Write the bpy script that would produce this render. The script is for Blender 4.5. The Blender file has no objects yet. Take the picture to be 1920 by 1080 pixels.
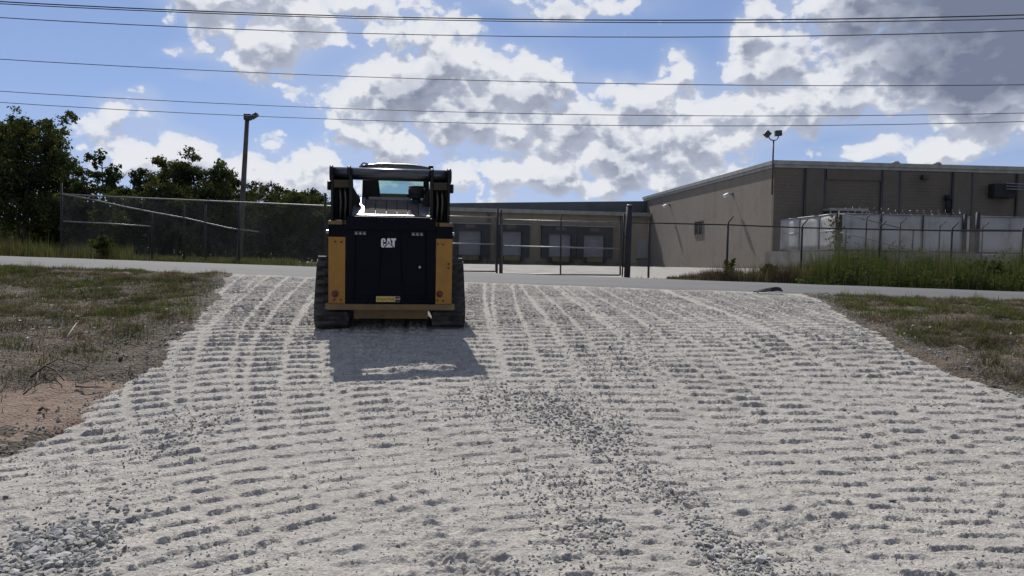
import bpy, bmesh, math, random
import numpy as np
from mathutils import Vector, Matrix

random.seed(7)
RNG = np.random.default_rng(7)
R = math.radians
SC = bpy.context.scene
COL = SC.collection

# ------------------------------------------------------------------ camera
CAM_Z, F_PX, PITCH, ROLL = 1.6, 1507.0, R(2.356), R(0.9)
_F = Vector((0, math.cos(PITCH), -math.sin(PITCH)))
_R0 = Vector((1, 0, 0))
_U0 = Vector((0, math.sin(PITCH), math.cos(PITCH)))
_RC = _R0 * math.cos(ROLL) + _U0 * math.sin(ROLL)
_UC = _U0 * math.cos(ROLL) - _R0 * math.sin(ROLL)
cam_data = bpy.data.cameras.new("camera")
cam_data.sensor_width = 36.0
cam_data.lens = 36.0 * F_PX / 1920.0
cam_data.clip_start = 0.05
cam_data.clip_end = 4000.0
cam = bpy.data.objects.new("camera", cam_data)
COL.objects.link(cam)
_m = Matrix.Identity(4)
for i in range(3):
    _m[i][0], _m[i][1], _m[i][2] = _RC[i], _UC[i], -_F[i]
_m[0][3], _m[1][3], _m[2][3] = 0, 0, CAM_Z
cam.matrix_world = _m
SC.camera = cam

# ------------------------------------------------------------------ exposure
SC.view_settings.view_transform = 'Standard'
SC.view_settings.look = 'None'
SC.view_settings.exposure = 0.0
SC.view_settings.gamma = 1.0
SC.view_settings.use_curve_mapping = False

# ------------------------------------------------------------------ sun
SUN_EL, SUN_AZ = R(44.0), R(-14.0)          # azimuth from +Y, negative = to the left
sd = bpy.data.lights.new("sun", 'SUN')
sd.energy = 5.0
sd.angle = R(0.53)
sd.color = (1.0, 0.955, 0.89)
sun = bpy.data.objects.new("sun", sd)
COL.objects.link(sun)
SUN_DIR = Vector((math.sin(SUN_AZ) * math.cos(SUN_EL), math.cos(SUN_AZ) * math.cos(SUN_EL), math.sin(SUN_EL)))
sun.rotation_euler = SUN_DIR.to_track_quat('Z', 'Y').to_euler()
sun.location = (0, 0, 60)


# ------------------------------------------------------------------ node helper
class NT:
    """Small wrapper that writes shader nodes as expressions."""
    def __init__(self, tree):
        self.t = tree
        self.N = tree.nodes
        self.L = tree.links

    def new(self, typ, **kw):
        n = self.N.new(typ)
        for k, v in kw.items():
            setattr(n, k, v)
        return n

    def put(self, sock, v):
        if isinstance(v, bpy.types.NodeSocket):
            self.L.new(v, sock)
        elif v is not None:
            sock.default_value = v

    def math(self, op, a, b=None, c=None, clamp=False):
        n = self.new('ShaderNodeMath', operation=op, use_clamp=clamp)
        self.put(n.inputs[0], a)
        if b is not None: self.put(n.inputs[1], b)
        if c is not None: self.put(n.inputs[2], c)
        return n.outputs[0]

    def vmath(self, op, a, b=None):
        n = self.new('ShaderNodeVectorMath', operation=op)
        self.put(n.inputs[0], a)
        if b is not None: self.put(n.inputs[1], b)
        return n.outputs[1] if op in ('LENGTH', 'DOT_PRODUCT', 'DISTANCE') else n.outputs[0]

    def smooth(self, v, lo, hi, a=0.0, b=1.0):
        n = self.new('ShaderNodeMapRange', interpolation_type='SMOOTHSTEP')
        self.put(n.inputs['Value'], v)
        self.put(n.inputs['From Min'], lo); self.put(n.inputs['From Max'], hi)
        self.put(n.inputs['To Min'], a); self.put(n.inputs['To Max'], b)
        return n.outputs[0]

    def noise(self, vec, scale, detail=4, rough=0.5, typ='FBM', lac=2.0, dist=0.0):
        n = self.new('ShaderNodeTexNoise', noise_type=typ)
        if vec is not None: self.put(n.inputs['Vector'], vec)
        n.inputs['Scale'].default_value = scale
        n.inputs['Detail'].default_value = detail
        n.inputs['Roughness'].default_value = rough
        n.inputs['Lacunarity'].default_value = lac
        n.inputs['Distortion'].default_value = dist
        return n.outputs['Fac']

    def voro(self, vec, scale, feature='F1', detail=0.0, rough=0.5, out='Distance', rand=1.0):
        n = self.new('ShaderNodeTexVoronoi', feature=feature)
        if vec is not None: self.put(n.inputs['Vector'], vec)
        n.inputs['Scale'].default_value = scale
        n.inputs['Detail'].default_value = detail
        n.inputs['Roughness'].default_value = rough
        n.inputs['Randomness'].default_value = rand
        return n.outputs[out]

    def mix(self, fac, a, b, blend='MIX'):
        n = self.new('ShaderNodeMix', data_type='RGBA', blend_type=blend)
        self.put(n.inputs[0], fac)
        for s, v in ((n.inputs[6], a), (n.inputs[7], b)):
            if isinstance(v, tuple) and len(v) == 3: v = (*v, 1)
            self.put(s, v)
        return n.outputs[2]

    def ramp(self, fac, stops, interp='LINEAR'):
        n = self.new('ShaderNodeValToRGB')
        cr = n.color_ramp
        cr.interpolation = interp
        while len(cr.elements) < len(stops): cr.elements.new(0.5)
        for e, (p, c) in zip(cr.elements, stops):
            e.position = p
            e.color = (*c, 1) if len(c) == 3 else c
        self.put(n.inputs[0], fac)
        return n.outputs[0]


# ------------------------------------------------------------------ sky with cumulus
world = bpy.data.worlds.new("World")
SC.world = world
world.use_nodes = True
world.node_tree.nodes.clear()
W = NT(world.node_tree)
w_out = W.new('ShaderNodeOutputWorld')
w_sky = W.new('ShaderNodeTexSky', sky_type='NISHITA')
w_sky.sun_disc = False
w_sky.sun_elevation = SUN_EL
w_sky.sun_rotation = SUN_AZ
w_sky.air_density = 1.1
w_sky.dust_density = 0.0
w_sky.ozone_density = 4.0


def cloud_group():
    """direction -> cloud density. Broad masses sit at fixed bearings; noise breaks them up."""
    g = bpy.data.node_groups.new("cloud_density", 'ShaderNodeTree')
    g.interface.new_socket("Direction", in_out='INPUT', socket_type='NodeSocketVector')
    g.interface.new_socket("Density", in_out='OUTPUT', socket_type='NodeSocketFloat')
    g.interface.new_socket("Mass", in_out='OUTPUT', socket_type='NodeSocketFloat')
    g.interface.new_socket("Heavy", in_out='OUTPUT', socket_type='NodeSocketFloat')
    T = NT(g)
    gi = T.new('NodeGroupInput'); go = T.new('NodeGroupOutput')
    d = gi.outputs[0]
    sx = T.new('ShaderNodeSeparateXYZ'); T.put(sx.inputs[0], d)
    az = T.math('ARCTAN2', sx.outputs[0], sx.outputs[1])
    el = T.math('ARCSINE', sx.outputs[2])
    # bearings in a plain (az, el) chart, wobbled so that masses are not ellipses
    cb = T.new('ShaderNodeCombineXYZ'); T.put(cb.inputs[0], az); T.put(cb.inputs[1], el)
    wob = T.new('ShaderNodeTexNoise'); T.put(wob.inputs['Vector'], d)
    wob.inputs['Scale'].default_value = 9.0; wob.inputs['Detail'].default_value = 3.0
    off = T.vmath('SUBTRACT', wob.outputs['Color'], (0.5, 0.5, 0.5))
    offs = T.new('ShaderNodeVectorMath', operation='SCALE'); T.put(offs.inputs[0], off); offs.inputs[3].default_value = 0.07
    q = T.vmath('ADD', cb.outputs[0], offs.outputs[0])
    MASSES = CLOUD_MASSES
    total = None
    deep = None
    for (cx, cy, rx, ry, amp) in MASSES:
        a0, e0 = math.atan((cx - 960) / F_PX), math.atan((478 - cy) / F_PX)
        v = T.vmath('SUBTRACT', q, (a0, e0, 0))
        v = T.vmath('MULTIPLY', v, (F_PX / rx, F_PX / ry, 0))
        l2 = T.vmath('DOT_PRODUCT', v, v)
        e = T.math('MULTIPLY', T.math('EXPONENT', T.math('MULTIPLY', l2, -0.9)), amp)
        total = e if total is None else T.math('ADD', total, e)
        w = DEEP.get((cx, cy), 0.0)
        if w:
            ew = T.math('MULTIPLY', e, w)
            deep = ew if deep is None else T.math('ADD', deep, ew)
    # outside the view the same broken cumulus goes on
    ax = T.math('ABSOLUTE', az)
    away = T.math('MAXIMUM', T.smooth(ax, 0.62, 0.85), T.smooth(el, 0.33, 0.5))
    broad = T.noise(d, 3.2, 2, 0.5)
    total = T.math('ADD', total, T.math('MULTIPLY', away, T.smooth(broad, 0.40, 0.62, 0.0, 0.9)))
    total = T.math('MINIMUM', total, 1.25)
    # billows: rounded lumps at falling sizes
    sv = T.vmath('MULTIPLY', d, (1.0, 1.0, 1.35))
    warp = T.new('ShaderNodeTexNoise'); T.put(warp.inputs['Vector'], sv)
    warp.inputs['Scale'].default_value = 22.0; warp.inputs['Detail'].default_value = 4.0
    wv = T.new('ShaderNodeVectorMath', operation='SCALE')
    T.put(wv.inputs[0], T.vmath('SUBTRACT', warp.outputs['Color'], (0.5, 0.5, 0.5))); wv.inputs[3].default_value = 0.035
    pv = T.vmath('ADD', sv, wv.outputs[0])
    b1 = T.math('SUBTRACT', 1.0, T.voro(pv, 21.0, 'F1', 2.5, 0.55))
    fb = T.noise(sv, 20.0, 7, 0.6)
    lump = T.math('ADD', T.math('MULTIPLY', T.math('SUBTRACT', b1, 0.52), 0.85), T.math('MULTIPLY', T.math('SUBTRACT', fb, 0.5), 1.35))
    den = T.math('ADD', T.math('SUBTRACT', total, 0.20), lump)
    T.L.new(den, go.inputs[0]); T.L.new(total, go.inputs[1]); T.L.new(deep, go.inputs[2])
    return g


CLOUD_MASSES = [  # bearing given as the place in a level 1920-wide view, size, weight
    (230, 5, 110, 24, .55), (350, 15, 140, 36, .8), (440, 60, 120, 50, .85), (485, 130, 75, 58, .95), (590, 75, 60, 32, .6), (520, 20, 90, 30, .6),
    (350, 148, 60, 16, .5), (365, 184, 36, 10, .45),
    (700, 15, 80, 34, .75), (745, 75, 85, 45, .7), (850, 95, 45, 45, .8), (690, 165, 80, 40, .65), (640, 215, 120, 34, .7),
    (800, 165, 120, 55, .75), (1005, 125, 75, 50, .9), (930, 175, 170, 48, .75), (880, 240, 240, 42, .62), (800, 290, 150, 40, .72),
    (1050, 8, 185, 32, .95), (1150, 165, 60, 24, .5),
    (1258, 135, 42, 40, .85), (1225, 200, 95, 48, .8), (1130, 260, 190, 45, .70), (1290, 250, 150, 45, .72), (1080, 305, 80, 34, .85),
    (1240, 320, 220, 32, .72), (930, 335, 190, 32, .72), (1000, 385, 260, 24, .6),
    (1420, 90, 46, 42, .9), (1440, 160, 90, 55, .75), (1530, 160, 120, 55, .7), (1570, 215, 120, 32, .55), (1400, 245, 120, 30, .5),
    (1690, 40, 190, 75, 1.25), (1830, 110, 160, 85, 1.35), (1940, 60, 130, 110, 1.15), (1540, 25, 60, 36, .7), (1760, 175, 120, 42, .9),
    (1810, 265, 140, 42, .9), (1905, 225, 95, 42, .8), (1720, 295, 80, 24, .7),
    (245, 225, 55, 30, .85), (265, 285, 85, 44, .82), (170, 265, 50, 26, .5), (330, 320, 60, 30, .65), (200, 330, 120, 26, .5),
    (545, 305, 95, 30, .78), (470, 350, 140, 28, .75), (690, 285, 55, 22, .65), (620, 355, 110, 24, .75), (30, 385, 110, 44, .75), (560, 375, 150, 22, .6), (1150, 350, 160, 24, .65), (1600, 300, 60, 14, .45),
]
DEEP = {(1690, 40): .45, (1830, 110): .62, (1940, 60): .42, (1760, 175): .25, (485, 130): .42, (1050, 8): .40, (800, 165): .25, (930, 175): .22, (1440, 160): .15, (1225, 200): .18, (1290, 250): .18}   # the thick, grey-bellied ones
CG = cloud_group()
tc = W.new('ShaderNodeTexCoord')
dirv = tc.outputs['Generated']
# clear air: the low sky keeps the blue of the sky a little higher up
_sx = W.new('ShaderNodeSeparateXYZ'); W.put(_sx.inputs[0], dirv)
_cb = W.new('ShaderNodeCombineXYZ'); W.put(_cb.inputs[0], _sx.outputs[0]); W.put(_cb.inputs[1], _sx.outputs[1])
W.put(_cb.inputs[2], W.math('ADD', W.math('MULTIPLY', W.math('MAXIMUM', _sx.outputs[2], 0.0), 1.0), 0.22))
W.put(w_sky.inputs[0], W.vmath('NORMALIZE', _cb.outputs[0]))


def dens(vec):
    n = W.new('ShaderNodeGroup'); n.node_tree = CG
    W.put(n.inputs[0], vec)
    return n.outputs[0], n.outputs[1], n.outputs[2]


den0, mass0, deep0 = dens(dirv)
up1 = W.vmath('NORMALIZE', W.vmath('ADD', dirv, (-0.005, 0.0, 0.017)))
den1, mass1, deep1 = dens(up1)
alpha = W.smooth(den0, -0.06, 0.22)
veil = W.math('MAXIMUM', W.smooth(mass0, 0.15, 0.85, 0.0, 0.45), W.smooth(_sx.outputs[2], 0.20, 0.03, 0.0, 0.40))
thick = W.smooth(den0, 0.15, 1.15)                       # deep parts let less light through
over = W.smooth(den1, 0.05, 1.15)
edge = W.smooth(W.math('SUBTRACT', den0, den1), -0.24, 0.30)
heavy = W.smooth(W.math('MULTIPLY', W.math('ADD', deep0, deep1), 0.5), 0.04, 0.95)
shade = W.math('MULTIPLY_ADD', thick, 0.26, W.math('MULTIPLY', over, 0.20))
shade = W.math('MULTIPLY_ADD', heavy, 0.50, shade)
edge = W.math('MULTIPLY', edge, W.math('MULTIPLY_ADD', heavy, -0.75, 1.0))
soft = W.math('SUBTRACT', W.noise(dirv, 9.0, 6, 0.6), 0.5)
shade = W.math('MULTIPLY_ADD', soft, 0.75, shade)
shade = W.math('MULTIPLY_ADD', edge, -0.60, W.math('ADD', shade, 0.335), clamp=True)
ccol = W.ramp(shade, [(0.0, (0.88, 0.90, 0.95)), (0.22, (0.70, 0.735, 0.82)), (0.55, (0.45, 0.49, 0.60)), (1.0, (0.20, 0.235, 0.335))])
ccol = W.mix(W.math('SUBTRACT', 1.0, alpha), ccol, (0.60, 0.66, 0.82, 1))
bg_sky = W.new('ShaderNodeBackground')
W.put(bg_sky.inputs[0], W.mix(1.0, w_sky.outputs[0], (1.22, 1.02, 0.98), 'MULTIPLY')); bg_sky.inputs[1].default_value = 0.11
bg_cld = W.new('ShaderNodeBackground')
W.put(bg_cld.inputs[0], ccol); bg_cld.inputs[1].default_value = 0.9
mx = W.new('ShaderNodeMixShader')
W.put(mx.inputs[0], W.math('MAXIMUM', W.math('MULTIPLY', alpha, W.smooth(den0, 0.0, 0.5, 0.80, 1.0)), veil))
W.L.new(bg_sky.outputs[0], mx.inputs[1]); W.L.new(bg_cld.outputs[0], mx.inputs[2])
W.L.new(mx.outputs[0], w_out.inputs[0])
world.cycles.sampling_method = 'MANUAL'
world.cycles.sample_map_resolution = 1024

# ------------------------------------------------------------------ general helpers
def ray(px, py):
    return _F + _RC * ((px - 960) / F_PX) - _UC * ((py - 540) / F_PX)


def P(px, py, Y):
    """Point at distance Y in front of the camera seen at view place (px, py) of a 1920x1080 frame."""
    d = ray(px, py)
    return Vector((0, 0, CAM_Z)) + d * (Y / d.y)


_py = np.array([-30, 0, 4.5, 6, 10.5, 12.5, 18, 20, 24, 30, 50, 60, 90, 140, 220, 400, 3000.0])
_pz = np.array([-.3, -.02, .0, .04, .57, .69, .92, .97, 1.0, 1.0, 1.0, .86, .46, .25, .0, -1, -4.0])
_ty = np.arange(-30, 400, 0.1)
_tz = np.interp(_ty, _py, _pz)
_k = np.hanning(15); _k /= _k.sum()
_tz = np.convolve(np.pad(_tz, 7, mode='edge'), _k, 'valid')


def _ss(v, a, b):
    t = np.clip((v - a) / (b - a), 0, 1)
    return t * t * (3 - 2 * t)


def ground_z(x, y):
    """Lie of the land: flat by the viewer, rising to the crest the road runs along, falling gently beyond."""
    x = np.asarray(x, float); y = np.asarray(y, float)
    z = np.interp(y, _ty, _tz)
    cross = 0.017 * _ss(y, 11, 19) * (1 - _ss(y, 31, 46))
    return z - cross * np.clip(x, -60, 60)


def gz(x, y):
    return float(ground_z(x, y))


def G(px, py):
    """Where the line of sight through (px, py) meets the ground."""
    d = ray(px, py)
    t = 2.5
    last = t
    while t < 400:
        p = Vector((0, 0, CAM_Z)) + d * t
        if p.z < gz(p.x, p.y): break
        last = t
        t *= 1.02
    a, b = last, t
    for _ in range(30):
        m = (a + b) / 2
        p = Vector((0, 0, CAM_Z)) + d * m
        if p.z < gz(p.x, p.y): b = m
        else: a = m
    return Vector((0, 0, CAM_Z)) + d * a


# value-gradient noise on numpy arrays
def _hash(ix, iy, s):
    h = (ix.astype(np.int64) * 374761393 + iy.astype(np.int64) * 668265263 + s * 974634777) & 0x7fffffff
    h = ((h ^ (h >> 13)) * 1274126177) & 0x7fffffff
    return ((h ^ (h >> 16)) & 0xffff) / 65535.0


def perlin(x, y, s=0):
    ix = np.floor(x); iy = np.floor(y)
    fx = x - ix; fy = y - iy
    u = fx * fx * fx * (fx * (fx * 6 - 15) + 10); v = fy * fy * fy * (fy * (fy * 6 - 15) + 10)
    out = 0
    r = []
    for dx in (0, 1):
        for dy in (0, 1):
            a = _hash(ix + dx, iy + dy, s) * 6.2831853
            r.append(np.cos(a) * (fx - dx) + np.sin(a) * (fy - dy))
    return ((r[0] * (1 - v) + r[1] * v) * (1 - u) + (r[2] * (1 - v) + r[3] * v) * u) * 1.5


def fbm(x, y, sc, octv=4, s=0, gain=0.5):
    a, t = 1.0, 0
    for o in range(octv):
        t = t + a * perlin(x * sc + 17.3 * o, y * sc - 9.1 * o, s + o)
        a *= gain; sc *= 2.03
    return t


def mesh_arrays(name, V, Fc, mats, mi=None, smooth=False, fsize=None):
    """Mesh from numpy arrays; every face has the same number of corners."""
    V = np.asarray(V, np.float32); Fc = np.asarray(Fc, np.int32)
    me = bpy.data.meshes.new(name)
    n = Fc.shape[1]
    me.vertices.add(len(V)); me.vertices.foreach_set('co', V.ravel())
    me.loops.add(Fc.size); me.loops.foreach_set('vertex_index', Fc.ravel())
    me.polygons.add(len(Fc))
    me.polygons.foreach_set('loop_start', np.arange(0, Fc.size, n, dtype=np.int32))
    me.polygons.foreach_set('loop_total', np.full(len(Fc), n, np.int32))
    for m in (mats if isinstance(mats, (list, tuple)) else [mats]): me.materials.append(m)
    if mi is not None: me.polygons.foreach_set('material_index', np.asarray(mi, np.int32))
    me.polygons.foreach_set('use_smooth', np.full(len(Fc), smooth))
    me.update(calc_edges=True)
    me.validate()
    return me


def link(name, me, parent=None, **props):
    o = bpy.data.objects.new(name, me)
    COL.objects.link(o)
    if parent is not None: o.parent = parent
    for k, v in props.items(): o[k] = v
    return o


def thing(name, label, cat, loc=(0, 0, 0), rz=0.0, group=None, me=None):
    o = bpy.data.objects.new(name, me)
    COL.objects.link(o)
    o.location = loc
    o.rotation_euler = (0, 0, rz)
    o['label'] = label; o['category'] = cat
    if group: o['group'] = group
    return o


class MB:
    """Collects simple solids into one mesh."""
    def __init__(self):
        self.bm = bmesh.new()

    def box(self, c, s, rot=None, bevel=0.0, mi=0):
        r = bmesh.ops.create_cube(self.bm, size=1.0)
        vs = r['verts']
        bmesh.ops.scale(self.bm, vec=Vector(s), verts=vs)
        if bevel > 0:
            es = list({e for v in vs for e in v.link_edges})
            rb = bmesh.ops.bevel(self.bm, geom=es, offset=bevel, segments=2, affect='EDGES', profile=0.6)
            vs = list({v for f in rb['faces'] for v in f.verts} | {v for v in vs if v.is_valid})
        M = Matrix.Translation(Vector(c))
        if rot is not None: M = M @ rot.to_4x4()
        bmesh.ops.transform(self.bm, matrix=M, verts=vs)
        if mi:
            for f in {f for v in vs for f in v.link_faces}: f.material_index = mi
        return self

    def tube(self, a, b, r0, r1=None, n=8, cap=True, mi=0):
        a, b = Vector(a), Vector(b)
        d = b - a
        if d.length < 1e-6: return self
        r = bmesh.ops.create_cone(self.bm, cap_ends=cap, cap_tris=False, segments=n, radius1=r0, radius2=r0 if r1 is None else r1, depth=d.length)
        q = d.to_track_quat('Z', 'Y')
        bmesh.ops.transform(self.bm, matrix=Matrix.Translation((a + b) / 2) @ q.to_matrix().to_4x4(), verts=r['verts'])
        for f in {f for v in r['verts'] for f in v.link_faces}:
            f.material_index = mi
            if len(f.verts) == 4: f.smooth = True
        return self

    def path(self, pts, r, n=6, mi=0, taper=1.0):
        """Round bar bent through pts."""
        pts = [Vector(p) for p in pts]
        rings = []
        up = Vector((0.13, 0.21, 1)).normalized()
        for i, p in enumerate(pts):
            d = (pts[min(i + 1, len(pts) - 1)] - pts[max(i - 1, 0)]).normalized()
            x = d.cross(up)
            if x.length < 1e-3: x = d.cross(Vector((1, 0, 0)))
            x.normalize(); y = d.cross(x)
            rr = r * (1 + (taper - 1) * i / max(1, len(pts) - 1))
            rings.append([self.bm.verts.new(p + (x * math.cos(k * 6.28319 / n) + y * math.sin(k * 6.28319 / n)) * rr) for k in range(n)])
        for A, B in zip(rings, rings[1:]):
            for k in range(n):
                f = self.bm.faces.new((A[k], A[(k + 1) % n], B[(k + 1) % n], B[k])); f.smooth = True; f.material_index = mi
        for ring, flip in ((rings[0], False), (rings[-1], True)):
            f = self.bm.faces.new(ring if flip else ring[::-1]); f.material_index = mi
        return self

    def prism(self, poly, axis, lo, hi, mi=0):
        """Polygon (2-D) extruded along axis 'x','y' or 'z' from lo to hi."""
        def put(u, v, w):
            return {'x': (w, u, v), 'y': (u, w, v), 'z': (u, v, w)}[axis]
        A = [self.bm.verts.new(put(u, v, lo)) for u, v in poly]
        B = [self.bm.verts.new(put(u, v, hi)) for u, v in poly]
        fs = [self.bm.faces.new(A), self.bm.faces.new(B[::-1])]
        n = len(poly)
        for k in range(n):
            fs.append(self.bm.faces.new((A[k], B[k], B[(k + 1) % n], A[(k + 1) % n])))
        for f in fs: f.material_index = mi
        return self

    def hull8(self, pts, mi=0):
        """Box from eight corners: four below (ccw) and the four above them."""
        v = [self.bm.verts.new(p) for p in pts]
        for q in ((3, 2, 1, 0), (4, 5, 6, 7), (0, 1, 5, 4), (1, 2, 6, 5), (2, 3, 7, 6), (3, 0, 4, 7)):
            f = self.bm.faces.new([v[i] for i in q]); f.material_index = mi
        return self

    def ball(self, c, r, sub=1, scale=(1, 1, 1), mi=0, smooth=True):
        q = bmesh.ops.create_icosphere(self.bm, subdivisions=sub, radius=r)
        bmesh.ops.scale(self.bm, vec=Vector(scale), verts=q['verts'])
        bmesh.ops.translate(self.bm, vec=Vector(c), verts=q['verts'])
        for f in {f for v in q['verts'] for f in v.link_faces}:
            f.smooth = smooth; f.material_index = mi
        return self

    def mesh(self, name, mats):
        bmesh.ops.recalc_face_normals(self.bm, faces=self.bm.faces)
        me = bpy.data.meshes.new(name)
        self.bm.to_mesh(me); self.bm.free()
        for m in (mats if isinstance(mats, (list, tuple)) else [mats]): me.materials.append(m)
        return me

    def build(self, name, mats, parent=None, **props):
        return link(name, self.mesh(name, mats), parent, **props)


# ------------------------------------------------------------------ materials
def mat(name, col, rough=0.6, metal=0.0, var=0.0, vscale=6.0, col2=None, bump=0.0, bscale=40.0, spec=0.5, coat=0.0, space='Object'):
    """Painted or raw surface with patchy colour, roughness wear and fine relief."""
    m = bpy.data.materials.new(name)
    m.use_nodes = True
    T = NT(m.node_tree)
    b = m.node_tree.nodes['Principled BSDF']
    tcn = T.new('ShaderNodeTexCoord').outputs[space]
    c1 = (*col, 1)
    if col2 is None: col2 = tuple(min(1, c * (1 - var)) for c in col)
    n = T.noise(tcn, vscale, 5, 0.6)
    T.put(b.inputs['Base Color'], T.mix(T.smooth(n, 0.35, 0.68), c1, (*col2, 1)))
    T.put(b.inputs['Roughness'], T.math('MULTIPLY_ADD', T.noise(tcn, vscale * 2.7, 4, 0.6), 0.25, rough - 0.12, clamp=True))
    b.inputs['Metallic'].default_value = metal
    b.inputs['Specular IOR Level'].default_value = spec
    b.inputs['Coat Weight'].default_value = coat
    if bump:
        bn = T.new('ShaderNodeBump'); bn.inputs['Strength'].default_value = 1.0; bn.inputs['Distance'].default_value = bump
        T.put(bn.inputs['Height'], T.noise(tcn, bscale, 4, 0.6))
        T.L.new(bn.outputs[0], b.inputs['Normal'])
    return m


def ground_mat(name, layers, bump=0.006, bscale=45.0, rough=0.95):
    """layers: (colour, noise scale, lo, hi) laid over the first colour in turn."""
    m = bpy.data.materials.new(name)
    m.use_nodes = True
    T = NT(m.node_tree)
    b = m.node_tree.nodes['Principled BSDF']
    g = T.new('ShaderNodeNewGeometry').outputs['Position']
    col = (*layers[0], 1)
    for (c, sc, lo, hi, k) in layers[1:]:
        off = T.vmath('ADD', g, (sc * 1.7 + 3, -sc * .9, 0))
        col = T.mix(T.smooth(T.noise(off, sc, 6, 0.62), lo, hi, 0.0, k), col, (*c, 1))
    T.put(b.inputs['Base Color'], col)
    b.inputs['Roughness'].default_value = rough
    b.inputs['Specular IOR Level'].default_value = 0.25
    bn = T.new('ShaderNodeBump'); bn.inputs['Strength'].default_value = 1.0; bn.inputs['Distance'].default_value = bump
    h = T.math('ADD', T.noise(g, bscale, 5, 0.65), T.math('MULTIPLY', T.voro(g, bscale * 1.1, 'F1'), -0.8))
    T.put(bn.inputs['Height'], h)
    T.L.new(bn.outputs[0], b.inputs['Normal'])
    return m


def foliage_mat(name, col, var=0.4, trans=0.35):
    m = bpy.data.materials.new(name)
    m.use_nodes = True
    T = NT(m.node_tree)
    m.node_tree.nodes.clear()
    out = T.new('ShaderNodeOutputMaterial')
    g = T.new('ShaderNodeNewGeometry')
    n = T.noise(g.outputs['Position'], 3.0, 3, 0.6)
    rnd = T.math('MULTIPLY_ADD', n, var * 1.4, 1 - var * 0.7)
    hs = T.new('ShaderNodeHueSaturation'); hs.inputs['Color'].default_value = (*col, 1)
    T.put(hs.inputs['Value'], rnd)
    d = T.new('ShaderNodeBsdfDiffuse'); tr = T.new('ShaderNodeBsdfTranslucent')
    T.L.new(hs.outputs[0], d.inputs[0])
    T.put(tr.inputs[0], T.mix(1.0, hs.outputs[0], (1.0, 1.0, 0.55), 'MULTIPLY'))
    mx_ = T.new('ShaderNodeMixShader'); mx_.inputs[0].default_value = trans
    T.L.new(d.outputs[0], mx_.inputs[1]); T.L.new(tr.outputs[0], mx_.inputs[2])
    T.L.new(mx_.outputs[0], out.inputs[0])
    return m


# ------------------------------------------------------------------ the lie of the driveway
# edges of the gravel apron, ground points along each side (far to near)
_le = [G(*p) for p in ((405, 521), (412, 532), (392, 562), (345, 615), (300, 662), (232, 722), (140, 788), (50, 832))]
_le += [Vector((-3.95, 5.2, 0)), Vector((-4.4, 4.2, 0)), Vector((-4.6, 2.0, 0))]
_re = [G(*p) for p in ((1528, 556), (1560, 572), (1600, 598), (1700, 650), (1800, 697), (1915, 742))]
_re += [Vector((5.6, 7.0, 0)), Vector((6.2, 5.0, 0)), Vector((6.6, 2.0, 0))]
_le_y = np.array([p.y for p in _le])[::-1]; _le_x = np.array([p.x for p in _le])[::-1]
_re_y = np.array([p.y for p in _re])[::-1]; _re_x = np.array([p.x for p in _re])[::-1]
_le_y, _i = np.unique(_le_y, return_index=True); _le_x = _le_x[_i]
_re_y, _i = np.unique(_re_y, return_index=True); _re_x = _re_x[_i]


def road_near(x): return 18.0 - 0.04 * x
def road_far(x): return 25.0 - 0.10 * np.clip(x, -45, 45)


def apron_edge(x, y):
    """Distance inside the gravel apron (negative outside), ragged."""
    w = 0.10 * fbm(x, y, 0.9, 3, 41) + 0.07 * fbm(x, y, 5.0, 3, 43)
    d = np.minimum(x - np.interp(y, _le_y, _le_x), np.interp(y, _re_y, _re_x) - x)
    corner = np.interp(y, [road_near(0) - 2.2, road_near(0) + 0.6], [0.0, 0.0])
    return d + w - corner


def grid_mesh(name, xs, ys, zfun, mats, keep=None):
    X, Y = np.meshgrid(xs, ys)
    x = X.ravel(); y = Y.ravel()
    z = zfun(x, y)
    nx, ny = len(xs), len(ys)
    i = (np.arange(ny - 1)[:, None] * nx + np.arange(nx - 1)[None, :]).ravel()
    F_ = np.stack([i, i + 1, i + nx + 1, i + nx], 1)
    if keep is not None:
        k = keep(x, y)
        ok = k[F_].any(1)
        F_ = F_[ok]
        used = np.zeros(len(x), bool); used[F_.ravel()] = True
        new = np.cumsum(used) - 1
        F_ = new[F_]
        x, y, z = x[used], y[used], z[used]
    return mesh_arrays(name, np.stack([x, y, z], 1), F_, mats, smooth=True)


M_ground = ground_mat("open_ground", [(.16, .145, .105), ((.11, .12, .06), .35, .42, .6, .9), ((.25, .21, .15), 2.5, .5, .72, .7)], bump=0.03, bscale=8)
# the land, one sheet to the horizon; it runs below the finer surfaces
_gx = np.unique(np.concatenate([np.linspace(-1500, -60, 20), np.linspace(-60, 60, 121), np.linspace(60, 1500, 20)]))
_gy = np.unique(np.concatenate([np.linspace(-60, 0, 13), np.linspace(0, 100, 201), np.linspace(100, 300, 21), np.linspace(300, 2500, 23)]))
link("ground", grid_mesh("ground", _gx, _gy, lambda x, y: ground_z(x, y) - 0.12, M_ground), kind='structure')

# ------------------------------------------------------------------ gravel driveway with track prints
PITCH_PRINT = 0.240


def graded(lo, hi, step):
    out = [lo]
    while out[-1] < hi:
        out.append(out[-1] + step(out[-1]))
    return np.array(out)


_dy = graded(3.2, 18.9, lambda y: 0.0088 * max(1.0, y / 3.9) ** 0.60)
_dxp = graded(0.0, 8.6, lambda x: 0.0150 if x < 2.6 else 0.0150 + 0.0034 * (x - 2.6))
_dx = np.concatenate([-_dxp[:0:-1], _dxp])


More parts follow.
